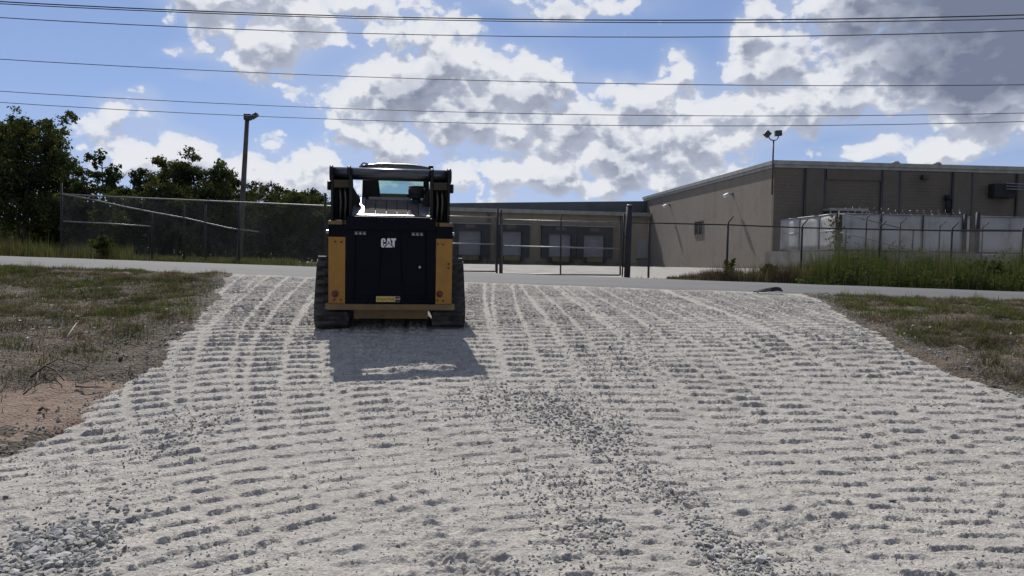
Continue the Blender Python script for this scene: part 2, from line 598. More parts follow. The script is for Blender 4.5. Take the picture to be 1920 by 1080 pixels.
_by = np.array([0.0, 3.0, 4.0, 5.5, 7.5, 10.0, 13.0, 17.5, 20.0])
_bx = np.array([2.2, -.05, -.95, -2.25, -3.45, -4.4, -5.15, -6.2, -6.7])
_bt = np.arange(0, 20, .05)
_bs = np.interp(_bt, _by, _bx)
_bk = np.hanning(51); _bk /= _bk.sum()
_bs = np.convolve(np.pad(_bs, 25, mode='edge'), _bk, 'valid')


def lane_x(u, y):
    """Course of the lane with place u (-1 left edge ... 1 right edge): the left ones swing in towards the viewer's feet."""
    y = np.asarray(y, float)
    B = np.interp(y, _bt, _bs)
    if u < -1: return B + (u + 1) * 5.6
    t = np.clip((17.5 - y) / 13.5, 0, 1.2)
    if u < 0:
        return (1 + u) * (-.05 + .65 * t * t) - u * B
    far = 6.15 * u - 0.05
    near = .6 + 4.9 * u ** .78
    return far + (near - far) * t


_us = np.concatenate([np.linspace(-1.62, -1.08, 8), np.linspace(-1.0, 1.06, 36), np.array([-.12, -.06, .015, .03, .06, .085, .10, .14, .20, .26])])
_order = RNG.permutation(len(_us))
_PASSES = [(float(_us[i]) + RNG.normal(0, .012), RNG.random()) for i in _order]
# the marks the machine left last: straight back from where it stands
_GRAVEL = []     # (x, y, radius, weight)


def _gp(px, py, r, w, stretch=1.0):
    p = G(px, py)
    _GRAVEL.append((p.x, p.y, r, w, stretch))


for a in ((60, 1060, .34, 1.3), (130, 1010, .30, 1.2), (25, 1085, .3, 1.2), (185, 985, .16, .8), (215, 940, .20, .75), (265, 905, .20, .7), (250, 870, .2, .35), (310, 835, .30, .85), (350, 800, .42, .85), (420, 775, .35, .6),
          (300, 770, .35, .4), (905, 752, .5, .6), (985, 748, .55, .85), (1040, 775, .5, 1.0), (1085, 800, .42, 1.0), (1130, 825, .36, 1.0), (1165, 845, .22, .7), (1190, 880, .2, .7), (1215, 905, .22, .9),
          (1245, 930, .22, .95), (1275, 950, .18, .8), (1110, 915, .3, .7), (1180, 930, .2, .85), (1010, 900, .35, .55), (950, 910, .3, .45), (1080, 985, .3, .8), (1130, 1000, .2, .8), (1030, 950, .3, .5),
          (1310, 985, .16, .7), (1345, 1025, .22, 1.1), (1400, 1045, .24, 1.2), (1430, 1070, .2, 1.1), (1360, 1075, .2, 1.1), (1140, 665, .75, .75), (1165, 700, .7, .7), (1200, 625, .9, .5), (1330, 610, .9, .5), (1220, 580, 1.1, .5),
          (1400, 700, .7, .4), (850, 745, .45, .5), (790, 780, .3, .35), (1560, 640, .8, .35), (1640, 740, .5, .35), (560, 860, .2, .25), (330, 720, .5, .3), (1100, 1060, .25, .6), (1010, 1060, .2, .5), (840, 1060, .2, .35), (1600, 1055, .2, .5), (1540, 1000, .16, .3), (640, 770, .3, .25)):
    _gp(*a)


def gravel_amount(x, y):
    t = np.zeros_like(x)
    wx = x + 0.10 * fbm(x, y, 2.6, 3, 71); wy = y + 0.16 * fbm(x, y, 2.6, 3, 77)
    for (cx, cy, r, w, s) in _GRAVEL:
        d2 = ((wx - cx) / (r * .9)) ** 2 + ((wy - cy) / (r * 1.35)) ** 2
        near = d2 < 7
        t[near] += .62 * w * np.exp(-d2[near])
    return t


def drive_height(x, y):
    h = np.zeros_like(x)
    flat = 0.5 + 0.5 * np.clip(fbm(x, y, 0.55, 3, 5) * 1.6 + 0.25, -1, 1)      # how deep prints read here
    jit = fbm(x, y, 3.2, 3, 11)
    grv = gravel_amount(x, y)
    crumble = fbm(x, y, 16.0, 3, 19, .55)
    for k, (u, rnd) in enumerate(_PASSES):
        xc = lane_x(np.float64(u), y)
        m = (lane_x(np.float64(u), y + 0.05) - lane_x(np.float64(u), y - 0.05)) / 0.1
        a = (x - xc) / np.sqrt(1 + m * m)
        half = 0.23
        sel = np.abs(a + 0.03 * jit) < half
        if not sel.any(): continue
        xs_, ys_, as_, ms_ = x[sel], y[sel], a[sel], m[sel]
        js = jit[sel]; cr = crumble[sel]
        yf = ys_ + (xs_ - xc[sel]) * ms_ / (1 + ms_ * ms_)
        yt = np.arange(1.0, 20.0, .05); xt = lane_x(np.float64(u), yt)
        S = np.concatenate([[0], np.cumsum(np.hypot(np.diff(yt), np.diff(xt)))])
        s = np.interp(yf, yt, S)
        s = (s + 0.016 * js + 0.010 * cr + rnd * 3.1) * (0.93 + 0.16 * ((rnd * 7.3) % 1))
        n = np.floor(s / PITCH_PRINT)
        t = s / PITCH_PRINT - n
        side = (as_ > 0).astype(float) * (1 if rnd > .5 else 0)
        r1 = _hash(n, side + 0 * n, 100 + k); r2 = _hash(n, side + 0 * n, 300 + k)
        lo = -half + 0.05 * r2; hi = half - 0.05 * r1
        inb = _ss(as_, lo, lo + 0.06) * (1 - _ss(as_, hi - 0.06, hi)) * np.clip(.8 + .5 * cr, .2, 1.2)
        t = t + 0.05 * cr
        # trough: eases down, then a steep far wall that faces the viewer, with a raised lip
        wd = 0.045 + 0.03 * r1
        trough = -0.22 * _ss(t, 0.0, 0.10) * (1 - _ss(t, 0.12, 0.12 + wd))
        lip = 0.95 * _ss(t, 0.12, 0.12 + wd) * (1 - np.clip((t - 0.22) / 0.78, 0, 1) ** 0.65)
        amp = (0.55 + 0.45 * r2) * (0.025 + 0.018 * flat[sel]) * (0.70 + 0.48 * _ss(ys_, 5.0, 11.0)) * (1.0 + 0.45 * _ss(-xs_, 1.6, 3.0) * (1 - _ss(ys_, 7.5, 9.5))) * np.clip(1 - 0.45 * grv[sel], 0.25, 1)
        ph = (trough + lip) * amp * inb
        edge = 0.005 * _ss(np.abs(as_), half - 0.05, half - 0.005) * (0.4 + r1)        # soil squeezed up beside the belt
        h[sel] = h[sel] * (0.10 + 0.2 * rnd) + ph + edge - 0.004
    # turned prints and torn-up soil in the foreground
    for (px, py, ang, L, D) in ((770, 940, 42, .9, .030), (880, 1040, 20, .8, .03), (700, 1040, 12, .7, .02), (1480, 990, 25, .8, .03), (1520, 960, 15, .6, .026), (60, 960, 38, 1.0, .02), (160, 900, 30, 1.0, .02), (1350, 905, 12, .6, .02)):
        p = G(px, py)
        ca, sa = math.cos(R(ang)), math.sin(R(ang))
        lx = (x - p.x) * ca + (y - p.y) * sa; ly = -(x - p.x) * sa + (y - p.y) * ca
        w = np.exp(-(lx / (L * .45)) ** 4 - (ly / (L * .6)) ** 4)
        near = w > 0.02
        t = (ly[near] + 0.03 * jit[near]) / 0.21; t = t - np.floor(t)
        bar = (-.35 * _ss(t, .10, .25) * (1 - _ss(t, .28, .36)) + .7 * _ss(t, .36, .44) * (1 - _ss(t, .46, .95))) * D * _ss(np.abs(lx[near]), 0.0, 0.08) * (1 - _ss(np.abs(lx[near] + .06 * jit[near]), .14, .27)) * np.clip(.8 + .7 * crumble[near], .1, 1.3)
        h[near] = h[near] * (1 - .8 * w[near]) + bar * w[near]
    # torn ruts
    for (px, py, r, D) in ((845, 1040, .20, .026), (880, 1075, .2, .028), (800, 985, .18, .02), (1540, 965, .2, .024), (1480, 1000, .25, .026), (1290, 940, .2, .02)):
        p = G(px, py)
        d2 = ((x - p.x) / r) ** 2 + ((y - p.y) / r) ** 2
        near = d2 < 6
        h[near] += D * np.exp(-d2[near]) * (fbm(x[near], y[near], 11, 4, 55) * 1.3)
    # little windrow the machine has just pushed up behind its shadow
    for (x0, y0, x1, y1, D) in (tuple(G(720, 695)[:2]) + tuple(G(860, 692)[:2]) + (.030,), tuple(G(622, 637)[:2]) + tuple(G(665, 638)[:2]) + (.04,)):
        L = math.hypot(x1 - x0, y1 - y0); ux, uy = (x1 - x0) / L, (y1 - y0) / L
        la = (x - x0) * ux + (y - y0) * uy; lb = -(x - x0) * uy + (y - y0) * ux + 0.06 * jit
        w = np.exp(-(lb / .10) ** 2) * _ss(la, -.1, .15) * (1 - _ss(la, L - .15, L + .1))
        h += D * w * (.8 + .5 * crumble)
    # crumbs, small clods, long swells
    clod = np.maximum(fbm(x, y, 26.0, 2, 29), 0) ** 1.5 * 0.010
    rough = 0.0014 * fbm(x, y, 42.0, 2, 23, .6) + 0.0024 * crumble * (0.4 + grv * .8) + clod * (0.28 + .6 * np.clip(grv, 0, 1) + .25 * (flat - .5))
    return h + rough + 0.014 * fbm(x, y, 0.8, 3, 31) + 0.012 * np.clip(grv, 0, 1)


_edge_cache = {}


def drive_z(x, y):
    e = apron_edge(x, y)
    h = drive_height(x, y)
    fade = _ss(e, -0.05, 0.35)
    join = 1 - _ss(y - (road_near(x) - 0.05), -0.5, 0.25)
    return ground_z(x, y) + h * (0.25 + 0.75 * fade) * (0.3 + 0.7 * join) + 0.05 * _ss(e, -0.2, 0.10) - 0.045 + 0.012 * (1 - join)


def drive_mat():
    m = bpy.data.materials.new("crusher_run")
    m.use_nodes = True
    T = NT(m.node_tree)
    b = m.node_tree.nodes['Principled BSDF']
    g = T.new('ShaderNodeNewGeometry').outputs['Position']
    n1 = T.noise(g, 0.9, 5, 0.6); n2 = T.noise(g, 7.0, 5, 0.65); n3 = T.noise(g, 60.0, 4, 0.7)
    col = T.ramp(n1, [(0.30, (.315, .295, .270)), (0.5, (.378, .353, .320)), (0.7, (.335, .318, .296))])
    col = T.mix(T.smooth(n2, 0.45, 0.72, 0, .55), col, (.19, .182, .170, 1))
    col = T.mix(T.smooth(T.noise(T.vmath('ADD', g, (9, 4, 0)), 3.0, 5, .6), 0.55, 0.75, 0, .5), col, (.41, .385, .335, 1))
    col = T.mix(T.smooth(n3, 0.54, 0.72, 0, .55), col, (.13, .13, .128, 1))
    col = T.mix(T.smooth(T.noise(T.vmath('ADD', g, (3, 7, 1)), 75.0, 3, .7), 0.60, 0.72, 0, .6), col, (.50, .49, .47, 1))
    # single grains: each cell of the crushed stone has its own tone
    for sc_, k_ in ((48.0, .55), (105.0, .5)):
        cell = T.voro(g, sc_, 'F1', out='Color')
        sp = T.new('ShaderNodeSeparateXYZ'); T.put(sp.inputs[0], cell)
        tone = T.ramp(sp.outputs[0], [(0.0, (.45, .46, .47)), (.25, (.85, .85, .85)), (.7, (1.05, 1.04, 1.02)), (1.0, (1.5, 1.48, 1.42))])
        col = T.mix(T.smooth(T.noise(g, 1.6, 4, .6), .30, .65, k_ * .45, k_), col, T.mix(1.0, col, tone, 'MULTIPLY'))
    T.put(b.inputs['Base Color'], col)
    b.inputs['Roughness'].default_value = 0.95
    b.inputs['Specular IOR Level'].default_value = 0.2
    bn = T.new('ShaderNodeBump'); bn.inputs['Strength'].default_value = 0.8; bn.inputs['Distance'].default_value = 0.009
    h = T.math('ADD', T.noise(g, 70.0, 4, 0.7), T.math('MULTIPLY', T.voro(g, 60.0, 'F1'), -0.8))
    T.put(bn.inputs['Height'], h)
    T.L.new(bn.outputs[0], b.inputs['Normal'])
    return m


M_drive = drive_mat()
link("driveway", grid_mesh("driveway", _dx, _dy, drive_z, M_drive,
     keep=lambda x, y: (apron_edge(x, y) > -0.25) & (y < road_near(x) + 0.45) & (np.abs(x) < 0.70 * y + 0.9)), kind='structure')
# the apron goes on towards and past the viewer, coarser
link("driveway_approach", grid_mesh("driveway_approach", np.linspace(-6, 8, 57), np.linspace(-12, 3.25, 80),
     lambda x, y: ground_z(x, y) - 0.005 + .01 * fbm(x, y, 2.0, 3, 3), M_drive), kind='structure')

# ------------------------------------------------------------------ road
def road_mat():
    m = bpy.data.materials.new("old_asphalt")
    m.use_nodes = True
    T = NT(m.node_tree)
    b = m.node_tree.nodes['Principled BSDF']
    g = T.new('ShaderNodeNewGeometry').outputs['Position']
    st = T.vmath('MULTIPLY', g, (0.12, 1.6, 1.0))
    col = T.ramp(T.noise(st, 1.2, 5, 0.6), [(.3, (.092, .092, .091)), (.55, (.078, .078, .078)), (.75, (.115, .112, .107))])
    col = T.mix(T.smooth(T.noise(g, 26.0, 4, .7), .5, .7, 0, .5), col, (.065, .065, .065, 1))
    col = T.mix(T.smooth(T.noise(T.vmath('MULTIPLY', g, (.35, 2.5, 1)), 1.0, 6, .7), .58, .75, 0, .7), col, (.20, .19, .172, 1))
    T.put(b.inputs['Base Color'], col)
    b.inputs['Roughness'].default_value = 0.85
    bn = T.new('ShaderNodeBump'); bn.inputs['Distance'].default_value = 0.006
    T.put(bn.inputs['Height'], T.noise(g, 55.0, 4, .7)); T.L.new(bn.outputs[0], b.inputs['Normal'])
    return m


M_road = road_mat()
_rx = np.concatenate([np.linspace(-140, -32, 40), np.arange(-30, 30.1, 0.35), np.linspace(32, 140, 40)])
_rt = np.linspace(0, 1, 22)
_RX, _RT = np.meshgrid(_rx, _rt)
_x = _RX.ravel(); _t = _RT.ravel()
_ya = road_near(_x) + 0.18 * fbm(_x, _x * 0, .7, 3, 3) ; _yb = road_far(_x) + 0.2 * fbm(_x, _x * 0 + 5, .6, 3, 8)
_y = _ya + (_yb - _ya) * _t
_z = ground_z(_x, _y) + 0.015 + 0.05 * (1 - (2 * _t - 1) ** 2) - 0.05 * ((_t < .01) | (_t > .99))
_n = len(_rx); _i = (np.arange(21)[:, None] * _n + np.arange(_n - 1)[None, :]).ravel()
link("road", mesh_arrays("road", np.stack([_x, _y, _z], 1), np.stack([_i, _i + 1, _i + _n + 1, _i + _n], 1), M_road, smooth=True), kind='structure')

# pale gravel yard beyond the gate
M_lot = ground_mat("yard_gravel", [(.36, .34, .31), ((.24, .225, .20), 1.2, .45, .65, .8), ((.44, .42, .38), 4.0, .55, .7, .7), ((.13, .12, .10), 9.0, .6, .7, .6)], bump=0.02, bscale=20)
link("gravel_lot", grid_mesh("gravel_lot", np.linspace(-9, 34, 90), np.linspace(22.5, 100, 110),
     lambda x, y: ground_z(x, y) - 0.015 + .03 * fbm(x, y, .6, 3, 9), M_lot, keep=lambda x, y: (y > road_far(x) - 0.5) & (x > -7.5 + .6 * fbm(x, y, .3, 2, 4)) & (x < 9.5 + 1.2 * fbm(x, y, .3, 2, 6) + (y - 26) * .4)), kind='structure')
# grass strip beyond the road
M_verge = ground_mat("verge_soil", [(.085, .068, .052), ((.13, .10, .075), 1.3, .42, .62, .9), ((.055, .055, .032), 3.0, .5, .68, .85), ((.19, .16, .125), 9.0, .58, .72, .6), ((.04, .034, .028), 22.0, .55, .7, .7)], bump=0.03, bscale=26)


def verge_z(x, y):
    return ground_z(x, y) + 0.035 + 0.05 * fbm(x, y, .9, 4, 61) + 0.025 * fbm(x, y, 6, 3, 63)


M_clay = ground_mat("red_clay", [(.185, .130, .098), ((.22, .168, .130), 1.7, .4, .65, .9), ((.12, .09, .07), 6.0, .5, .7, .7), ((.28, .25, .21), 14.0, .58, .72, .6)], bump=0.015, bscale=30)


def clay_amount(x, y):
    p = G(60, 785)
    return np.exp(-((x - p.x) / 1.6) ** 2 - ((y - p.y) / 1.1) ** 2)


for nm, xs, ys, kp in (
    ("verge", np.arange(-24, -1.6, .06), np.arange(5.2, 19.6, .06), lambda x, y: (x < np.interp(y, _le_y, _le_x) + 1.2) & (y < road_near(x) + .12)),
    ("verge", np.arange(3.2, 24, .06), np.arange(5.2, 19.0, .06), lambda x, y: (x > np.interp(y, _re_y, _re_x) - 1.2) & (y < road_near(x) + .12)),
):
    me = grid_mesh(nm, xs, ys, lambda x, y: verge_z(x, y) - .22 * _ss(apron_edge(x, y), .02, .45), [M_verge, M_clay], keep=kp)
    if xs[0] < 0:
        co = np.empty(len(me.vertices) * 3, np.float32); me.vertices.foreach_get('co', co); co = co.reshape(-1, 3)
        li = np.empty(len(me.loops), np.int32); me.loops.foreach_get('vertex_index', li)
        fc = co[li.reshape(-1, 4)].mean(1)
        mi = (clay_amount(fc[:, 0], fc[:, 1]) + .35 * fbm(fc[:, 0], fc[:, 1], 1.5, 4, 81) > .55)
        me.polygons.foreach_set('material_index', mi.astype(np.int32))
    link(nm, me, kind='structure')

# ------------------------------------------------------------------ materials for things
M_blk = mat("black_gloss_paint", (.0035, .0050, .0095), .42, var=.3, vscale=3, col2=(.005, .0065, .011), spec=.07)
M_blk2 = mat("black_frame_paint", (.005, .006, .008), .5, var=.3, vscale=5, col2=(.013, .012, .011), bump=.0008, spec=.25)
M_cap = mat("hood_plastic", (.105, .097, .088), .95, vscale=9, col2=(.13, .12, .108), spec=.05)
M_hood = mat("hood_gloss", (.010, .012, .018), .34, vscale=4, col2=(.02, .02, .024), spec=.8, coat=.4)
M_yel = mat("machine_yellow", (.33, .155, .012), .45, vscale=4, col2=(.26, .125, .017), bump=.0006)
M_yel2 = mat("dusty_yellow", (.19, .118, .042), .7, vscale=7, col2=(.13, .092, .05))
M_rub = mat("track_rubber", (.014, .0145, .016), .8, vscale=7, col2=(.075, .070, .062), bump=.002)
M_stl = mat("bare_steel", (.42, .42, .43), .32, metal=1.0, vscale=12, col2=(.25, .24, .23))
M_gal = mat("galvanised_steel", (.25, .255, .26), .5, metal=.6, vscale=5, col2=(.16, .155, .15))
M_galw = mat("weathered_galvanised", (.026, .027, .030), .7, metal=.1, vscale=6, col2=(.045, .042, .04), spec=.3)
M_piv = mat("pivot_brown", (.05, .035, .012), .7, vscale=9, col2=(.02, .016, .010))  # dark brown for the pivot blocks in the towers
M_chk = mat("hood_cheek_sheen", (.12, .125, .14), .38, vscale=4, col2=(.15, .155, .165), spec=.8, coat=.5)  # black gloss lightened: the sky's sheen is put into the cheek colour
M_red = mat("tail_lamp_red", (.11, .010, .012), .4, vscale=5, col2=(.08, .008, .01))
M_wht = mat("white_vinyl", (.74, .74, .74), .45, vscale=8, col2=(.6, .6, .6))
M_dec = mat("label_yellow", (.62, .44, .12), .5, vscale=8, col2=(.5, .36, .11))
M_ink = mat("label_ink", (.02, .018, .015), .6)
M_seat = mat("seat_vinyl", (.012, .014, .014), .7, vscale=9, col2=(.02, .02, .02))


def glass_mat(name, tint, fac):
    m = bpy.data.materials.new(name)
    m.use_nodes = True
    T = NT(m.node_tree); m.node_tree.nodes.clear()
    out = T.new('ShaderNodeOutputMaterial')
    tr = T.new('ShaderNodeBsdfTransparent'); tr.inputs[0].default_value = (*tint, 1)
    gl = T.new('ShaderNodeBsdfGlossy'); gl.inputs['Roughness'].default_value = .05
    fr = T.new('ShaderNodeFresnel'); fr.inputs[0].default_value = 1.5
    mx_ = T.new('ShaderNodeMixShader')
    T.put(mx_.inputs[0], T.math('MULTIPLY_ADD', fr.outputs[0], .8, fac, clamp=True))
    T.L.new(tr.outputs[0], mx_.inputs[1]); T.L.new(gl.outputs[0], mx_.inputs[2])
    T.L.new(mx_.outputs[0], out.inputs[0])
    return m


M_glass = glass_mat("cab_glass", (.80, .90, .90), .03)

# ------------------------------------------------------------------ compact track loader
LX, LY = (732.5 - 960) * 10.62 / F_PX, 10.62
_yaw, _pit = R(8.4), math.atan2(gz(LX, LY + 1.9) - gz(LX, LY), 1.9)
loader = thing("track_loader", "black and yellow compact track loader standing on the gravel drive, seen from behind", "loader", (LX, LY, gz(LX, LY) + .005))
loader.rotation_euler = (_pit, 0, _yaw)
bpy.context.view_layer.update()
_LI = Matrix.Translation(loader.location) @ loader.rotation_euler.to_matrix().to_4x4()
_LI = _LI.inverted()
_eye = _LI @ Vector((0, 0, CAM_Z))


def L(px, py, dy):
    """Place on the loader (across, up) at depth dy behind its rear, from where it is seen."""
    d = _LI.to_3x3() @ ray(px, py)
    p = _eye + d * ((dy - _eye.y) / d.y)
    return p.x, p.z


def both(pl, pr, py, dy):
    """Half width from a left and a right sighting."""
    return (L(pr, py, dy)[0] - L(pl, py, dy)[0]) / 2


def Z(py, dy, px=732): return L(px, py, dy)[1]


T_IN, T_OUT = .545, .995
# belts: hull of sprocket and two idlers
def hull_loop(circles, n=40):
    pts = []
    for cy, cz, r in circles:
        for k in range(n):
            a = 2 * math.pi * k / n
            pts.append((cy + r * math.cos(a), cz + r * math.sin(a)))
    pts = sorted(set(pts))
    def half(ps):
        h = []
        for p in ps:
            while len(h) > 1 and (h[-1][0] - h[-2][0]) * (p[1] - h[-2][1]) - (h[-1][1] - h[-2][1]) * (p[0] - h[-2][0]) <= 0: h.pop()
            h.append(p)
        return h
    return half(pts)[:-1] + half(pts[::-1])[:-1]


loop = hull_loop([(.265, .225, .185), (.60, .685, .17), (1.72, .235, .195)])
def resample(loop, n):
    P_ = [Vector((a, b)) for a, b in loop]; P_.append(P_[0])
    ls = [0]
    for a, b in zip(P_, P_[1:]): ls.append(ls[-1] + (b - a).length)
    out = []
    for k in range(n):
        s = ls[-1] * k / n
        j = max(i for i in range(len(ls) - 1) if ls[i] <= s)
        t = (s - ls[j]) / max(1e-9, ls[j + 1] - ls[j])
        p = P_[j].lerp(P_[j + 1], t); d = (P_[j + 1] - P_[j]).normalized()
        out.append((p, d))
    return out, ls[-1]


belt_pts, belt_len = resample(loop, 112)
n_cleat = int(round(belt_len / .138))
cleat_pts, _ = resample(loop, n_cleat)
cl = MB()
cl.prism([(-.040, 0), (.040, 0), (.026, .042), (-.022, .046)], 'x', -.215, .215)
cleat_me = cl.mesh("track_cleat", M_rub)
for side in (-1, 1):
    xc = side * (T_IN + T_OUT) / 2
    bm = bmesh.new(); rings = []
    for p, d in belt_pts:
        nrm = Vector((d.y, -d.x))
        o = p; q = p + nrm * .034
        rings.append([bm.verts.new((xc + sx * .225, v.x, v.y)) for v, sx in ((o, -1), (q, -1), (q, 1), (o, 1))])
    for A, B in zip(rings, rings[1:] + rings[:1]):
        for k in range(4): bm.faces.new((A[k], A[(k + 1) % 4], B[(k + 1) % 4], B[k]))
    bmesh.ops.recalc_face_normals(bm, faces=bm.faces)
    me = bpy.data.meshes.new("track_belt"); bm.to_mesh(me); bm.free(); me.materials.append(M_rub)
    belt = link("track_belt", me, loader)
    for p, d in cleat_pts:
        nrm = Vector((d.y, -d.x)); q = p + nrm * .033
        c = link("track_cleat", cleat_me, belt)
        ax = Vector((0, d.x, d.y)); az = Vector((0, nrm.x, nrm.y))
        Mx = Matrix.Identity(4)
        X_ = ax.cross(az)
        for i in range(3): Mx[i][0], Mx[i][1], Mx[i][2] = X_[i], ax[i], az[i]
        Mx[0][3], Mx[1][3], Mx[2][3] = xc, q.x, q.y
        c.matrix_local = Mx
    for (cy, cz, r, nm) in ((.265, .225, .18, "idler"), (.60, .685, .165, "sprocket"), (1.72, .235, .19, "idler"), (.70, .155, .11, "track_roller"), (1.0, .155, .11, "track_roller"), (1.32, .155, .11, "track_roller")):
        MB().tube((xc - .16, cy, cz), (xc + .16, cy, cz), r, n=24).tube((xc - .19, cy, cz), (xc + .19, cy, cz), r * .45, n=16).build(nm, M_blk2, belt)
    MB().prism([(.25, .20), (1.7, .20), (1.6, .42), (.95, .62), (.5, .60)], 'x', xc - .12, xc + .12).build("undercarriage", M_blk2, loader)

# chassis
zb0, zb1 = Z(581, -.16), Z(571, -.16)
hb = both(608, 852, 575, -.16)
f = MB()
f.prism([(-hb, -.10), (-hb + .05, -.17), (hb - .05, -.17), (hb, -.10), (hb - .03, .12), (-hb + .03, .12)], 'z', zb0, zb1)
f.build("bumper", M_yel2, loader)
f = MB()
xa, xb = L(664, 590, -.02)[0], L(802, 590, -.02)[0]
f.prism([(-.04, Z(597, -.02)), (.7, Z(597, -.02)), (.7, zb0 - .002), (-.08, zb0 - .002)], 'x', xa, xb)
f.build("belly_plate", M_yel2, loader)
MB().box((0, .85, .62), (1.0, 1.6, .62), bevel=.02).build("chassis", M_blk2, loader)
xo = both(614.5, 846.5, 500, -.10); xi = both(644, 814, 500, -.10)
z_y1, z_k1, z_f1 = Z(446, -.10), Z(423, -.10), Z(417, -.10)
for s in (-1, 1):
    u = MB()
    u.prism([(s * xo, -.10), (s * xi, -.125), (s * xi, .10), (s * xo, .70)], 'z', zb1 + .002, z_y1)
    up = u.build("rear_upright", M_yel, loader)
    u = MB()
    u.prism([(s * xo, -.098), (s * xi, -.12), (s * xi, .10), (s * xo, .68)], 'z', z_y1 + .002, z_k1)
    u.build("upright_cap", M_blk, loader)
    u = MB()
    u.prism([(s * (xo + .005), -.11), (s * (xi + .04), -.11), (s * (xi + .04), .4), (s * (xo + .005), .4)], 'z', z_k1 + .002, z_f1 + .004)
    u.build("tower_foot", M_yel2, loader)
    lx, lz = L(628 if s < 0 else 824.5, 551, -.12)
    w = MB().tube((lx, -.137, lz), (lx, -.108, lz), .042, n=20).ball((lx, -.137, lz), .036, 2, (1, .35, 1)).build("tail_lamp", M_red, loader)
    for bx, by in ([(628, 453), (640, 453.5), (627, 562), (639, 562)] if s < 0 else [(821, 457.5), (831, 458.5), (820, 563.5), (831, 564), (841, 495), (841, 503)]):
        q = L(bx, by, -.12)
        MB().tube((q[0], -.128, q[1]), (q[0], -.10, q[1]), .011, n=8).build("bolt", M_blk2, up)

# engine door
zd0, zd1 = zb1 + .006, Z(408, -.12)
xd = xi - .006
d = MB()
d.box((0, -.045, (zd0 + zd1) / 2), (2 * xd, .09, zd1 - zd0), bevel=.012)
door = d.build("engine_door", M_blk, loader)
d = MB()
z1_, z2_ = Z(432, -.1), Z(561, -.1)
for s in (-1, 1):
    d.prism([(s * xd * .995, z2_), (s * (xd - .10), z2_), (s * (xd - .12), z1_), (s * xd * .995, z1_)], 'y', -.118, -.088)
d.prism([(-.16, z2_), (.16, z2_), (.085, z1_), (-.085, z1_)], 'y', -.124, -.088)
d.box((0, -.106, (zd1 + z1_) / 2), (2 * xd * .995, .038, zd1 - z1_ - .006), bevel=.008)
d.box((0, -.103, (zd0 + z2_) / 2), (2 * xd * .99, .032, z2_ - zd0 - .004), bevel=.006)
d.build("door_rib", M_blk, door)
for s in (-1, 1):                                   # hinged panels set back in the recesses
    MB().box((s * (.125 + xd - .11) / 2, -.0945, (z1_ + z2_) / 2), (xd - .27, .009, z1_ - z2_ - .10), bevel=.004).build("recess_panel", M_blk, door)
q = L(787, 501, -.12)
MB().tube((q[0], -.125, q[1]), (q[0], -.09, q[1]), .016, n=14).tube((q[0], -.132, q[1]), (q[0], -.12, q[1]), .011, n=12).build("latch", M_stl, door)

# lettering on the door: white block capitals over a triangle
lg = MB()
x0, zt = L(714.5, 446.5, -.125); x1, zb_ = L(742.5, 464.5, -.125)
w_ = x1 - x0; h_ = zt - zb_
def lp(pts): return [(x0 + w_ * a, zb_ + h_ * b) for a, b in pts]
yf, yb = -.1285, -.123
C_ = [(.30, .60), (.30, .84), (.24, .97), (.16, 1.0), (.10, .97), (.02, .90), (0, .78), (0, .18), (.04, .06), (.10, .01), (.18, .0), (.245, .08), (.15, .20), (.14, .25), (.14, .78), (.155, .83), (.175, .83), (.19, .78), (.19, .60)]
lg.prism(lp(C_), 'y', yf, yb)
lg.prism(lp([(.19, .40), (.31, .40), (.31, .26), (.19, .16)]), 'y', yf, yb)
lg.prism(lp([(.345, .28), (.43, 1.0), (.515, 1.0), (.515, .70), (.49, .70), (.48, .50)]), 'y', yf, yb)
lg.prism(lp([(.515, 1.0), (.60, 1.0), (.695, .28), (.56, .50), (.545, .70), (.515, .70)]), 'y', yf, yb)
lg.prism(lp([(.67, 1.0), (1.0, 1.0), (.985, .80), (.91, .80), (.905, .02), (.76, .25), (.76, .80), (.675, .80)]), 'y', yf, yb)
lg.prism(lp([(.25, .03), (.80, .03), (.52, .45)]), 'y', yf - .0005, yb)
lg.build("logo_letters", M_wht, door)


def text_mesh(body, size, material, name):
    cu = bpy.data.curves.new(name, 'FONT')
    cu.body = body; cu.size = size; cu.align_x = 'CENTER'; cu.align_y = 'CENTER'; cu.extrude = .0004; cu.resolution_u = 2
    o = bpy.data.objects.new(name, cu); COL.objects.link(o)
    dg = bpy.context.evaluated_depsgraph_get()
    me = bpy.data.meshes.new_from_object(o.evaluated_get(dg))
    bpy.data.objects.remove(o); bpy.data.curves.remove(cu)
    me.materials.clear(); me.materials.append(material)
    return me


x0, zt = L(705, 555.5, -.13); x1, zb_ = L(750, 566.5, -.13)
wl, hl = x1 - x0, zt - zb_
lab = MB().box(((x0 + x1) / 2, -.1235, (zt + zb_) / 2), (wl, .005, hl), bevel=.0015).build("dealer_label", M_dec, door)
MB().box((x0 + wl * .90, -.1255, (zt + zb_) / 2), (wl * .20, .004, hl * .9)).build("label_block", M_ink, lab)
o = link("label_text", text_mesh("Gregory Poole", hl * .52, M_ink, "label_text"), lab)
o.location = (x0 + wl * .41, -.1266, (zt + zb_) / 2); o.rotation_euler = (R(90), 0, 0); o.scale = (1.0, 1.35, 1)
o = link("label_logo", text_mesh("CAT", hl * .50, M_wht, "label_logo"), lab)
o.location = (x0 + wl * .90, -.1280, (zt + zb_) / 2); o.rotation_euler = (R(90), 0, 0)
M_pict = mat("faded_pictogram", (.30, .31, .34), .6)
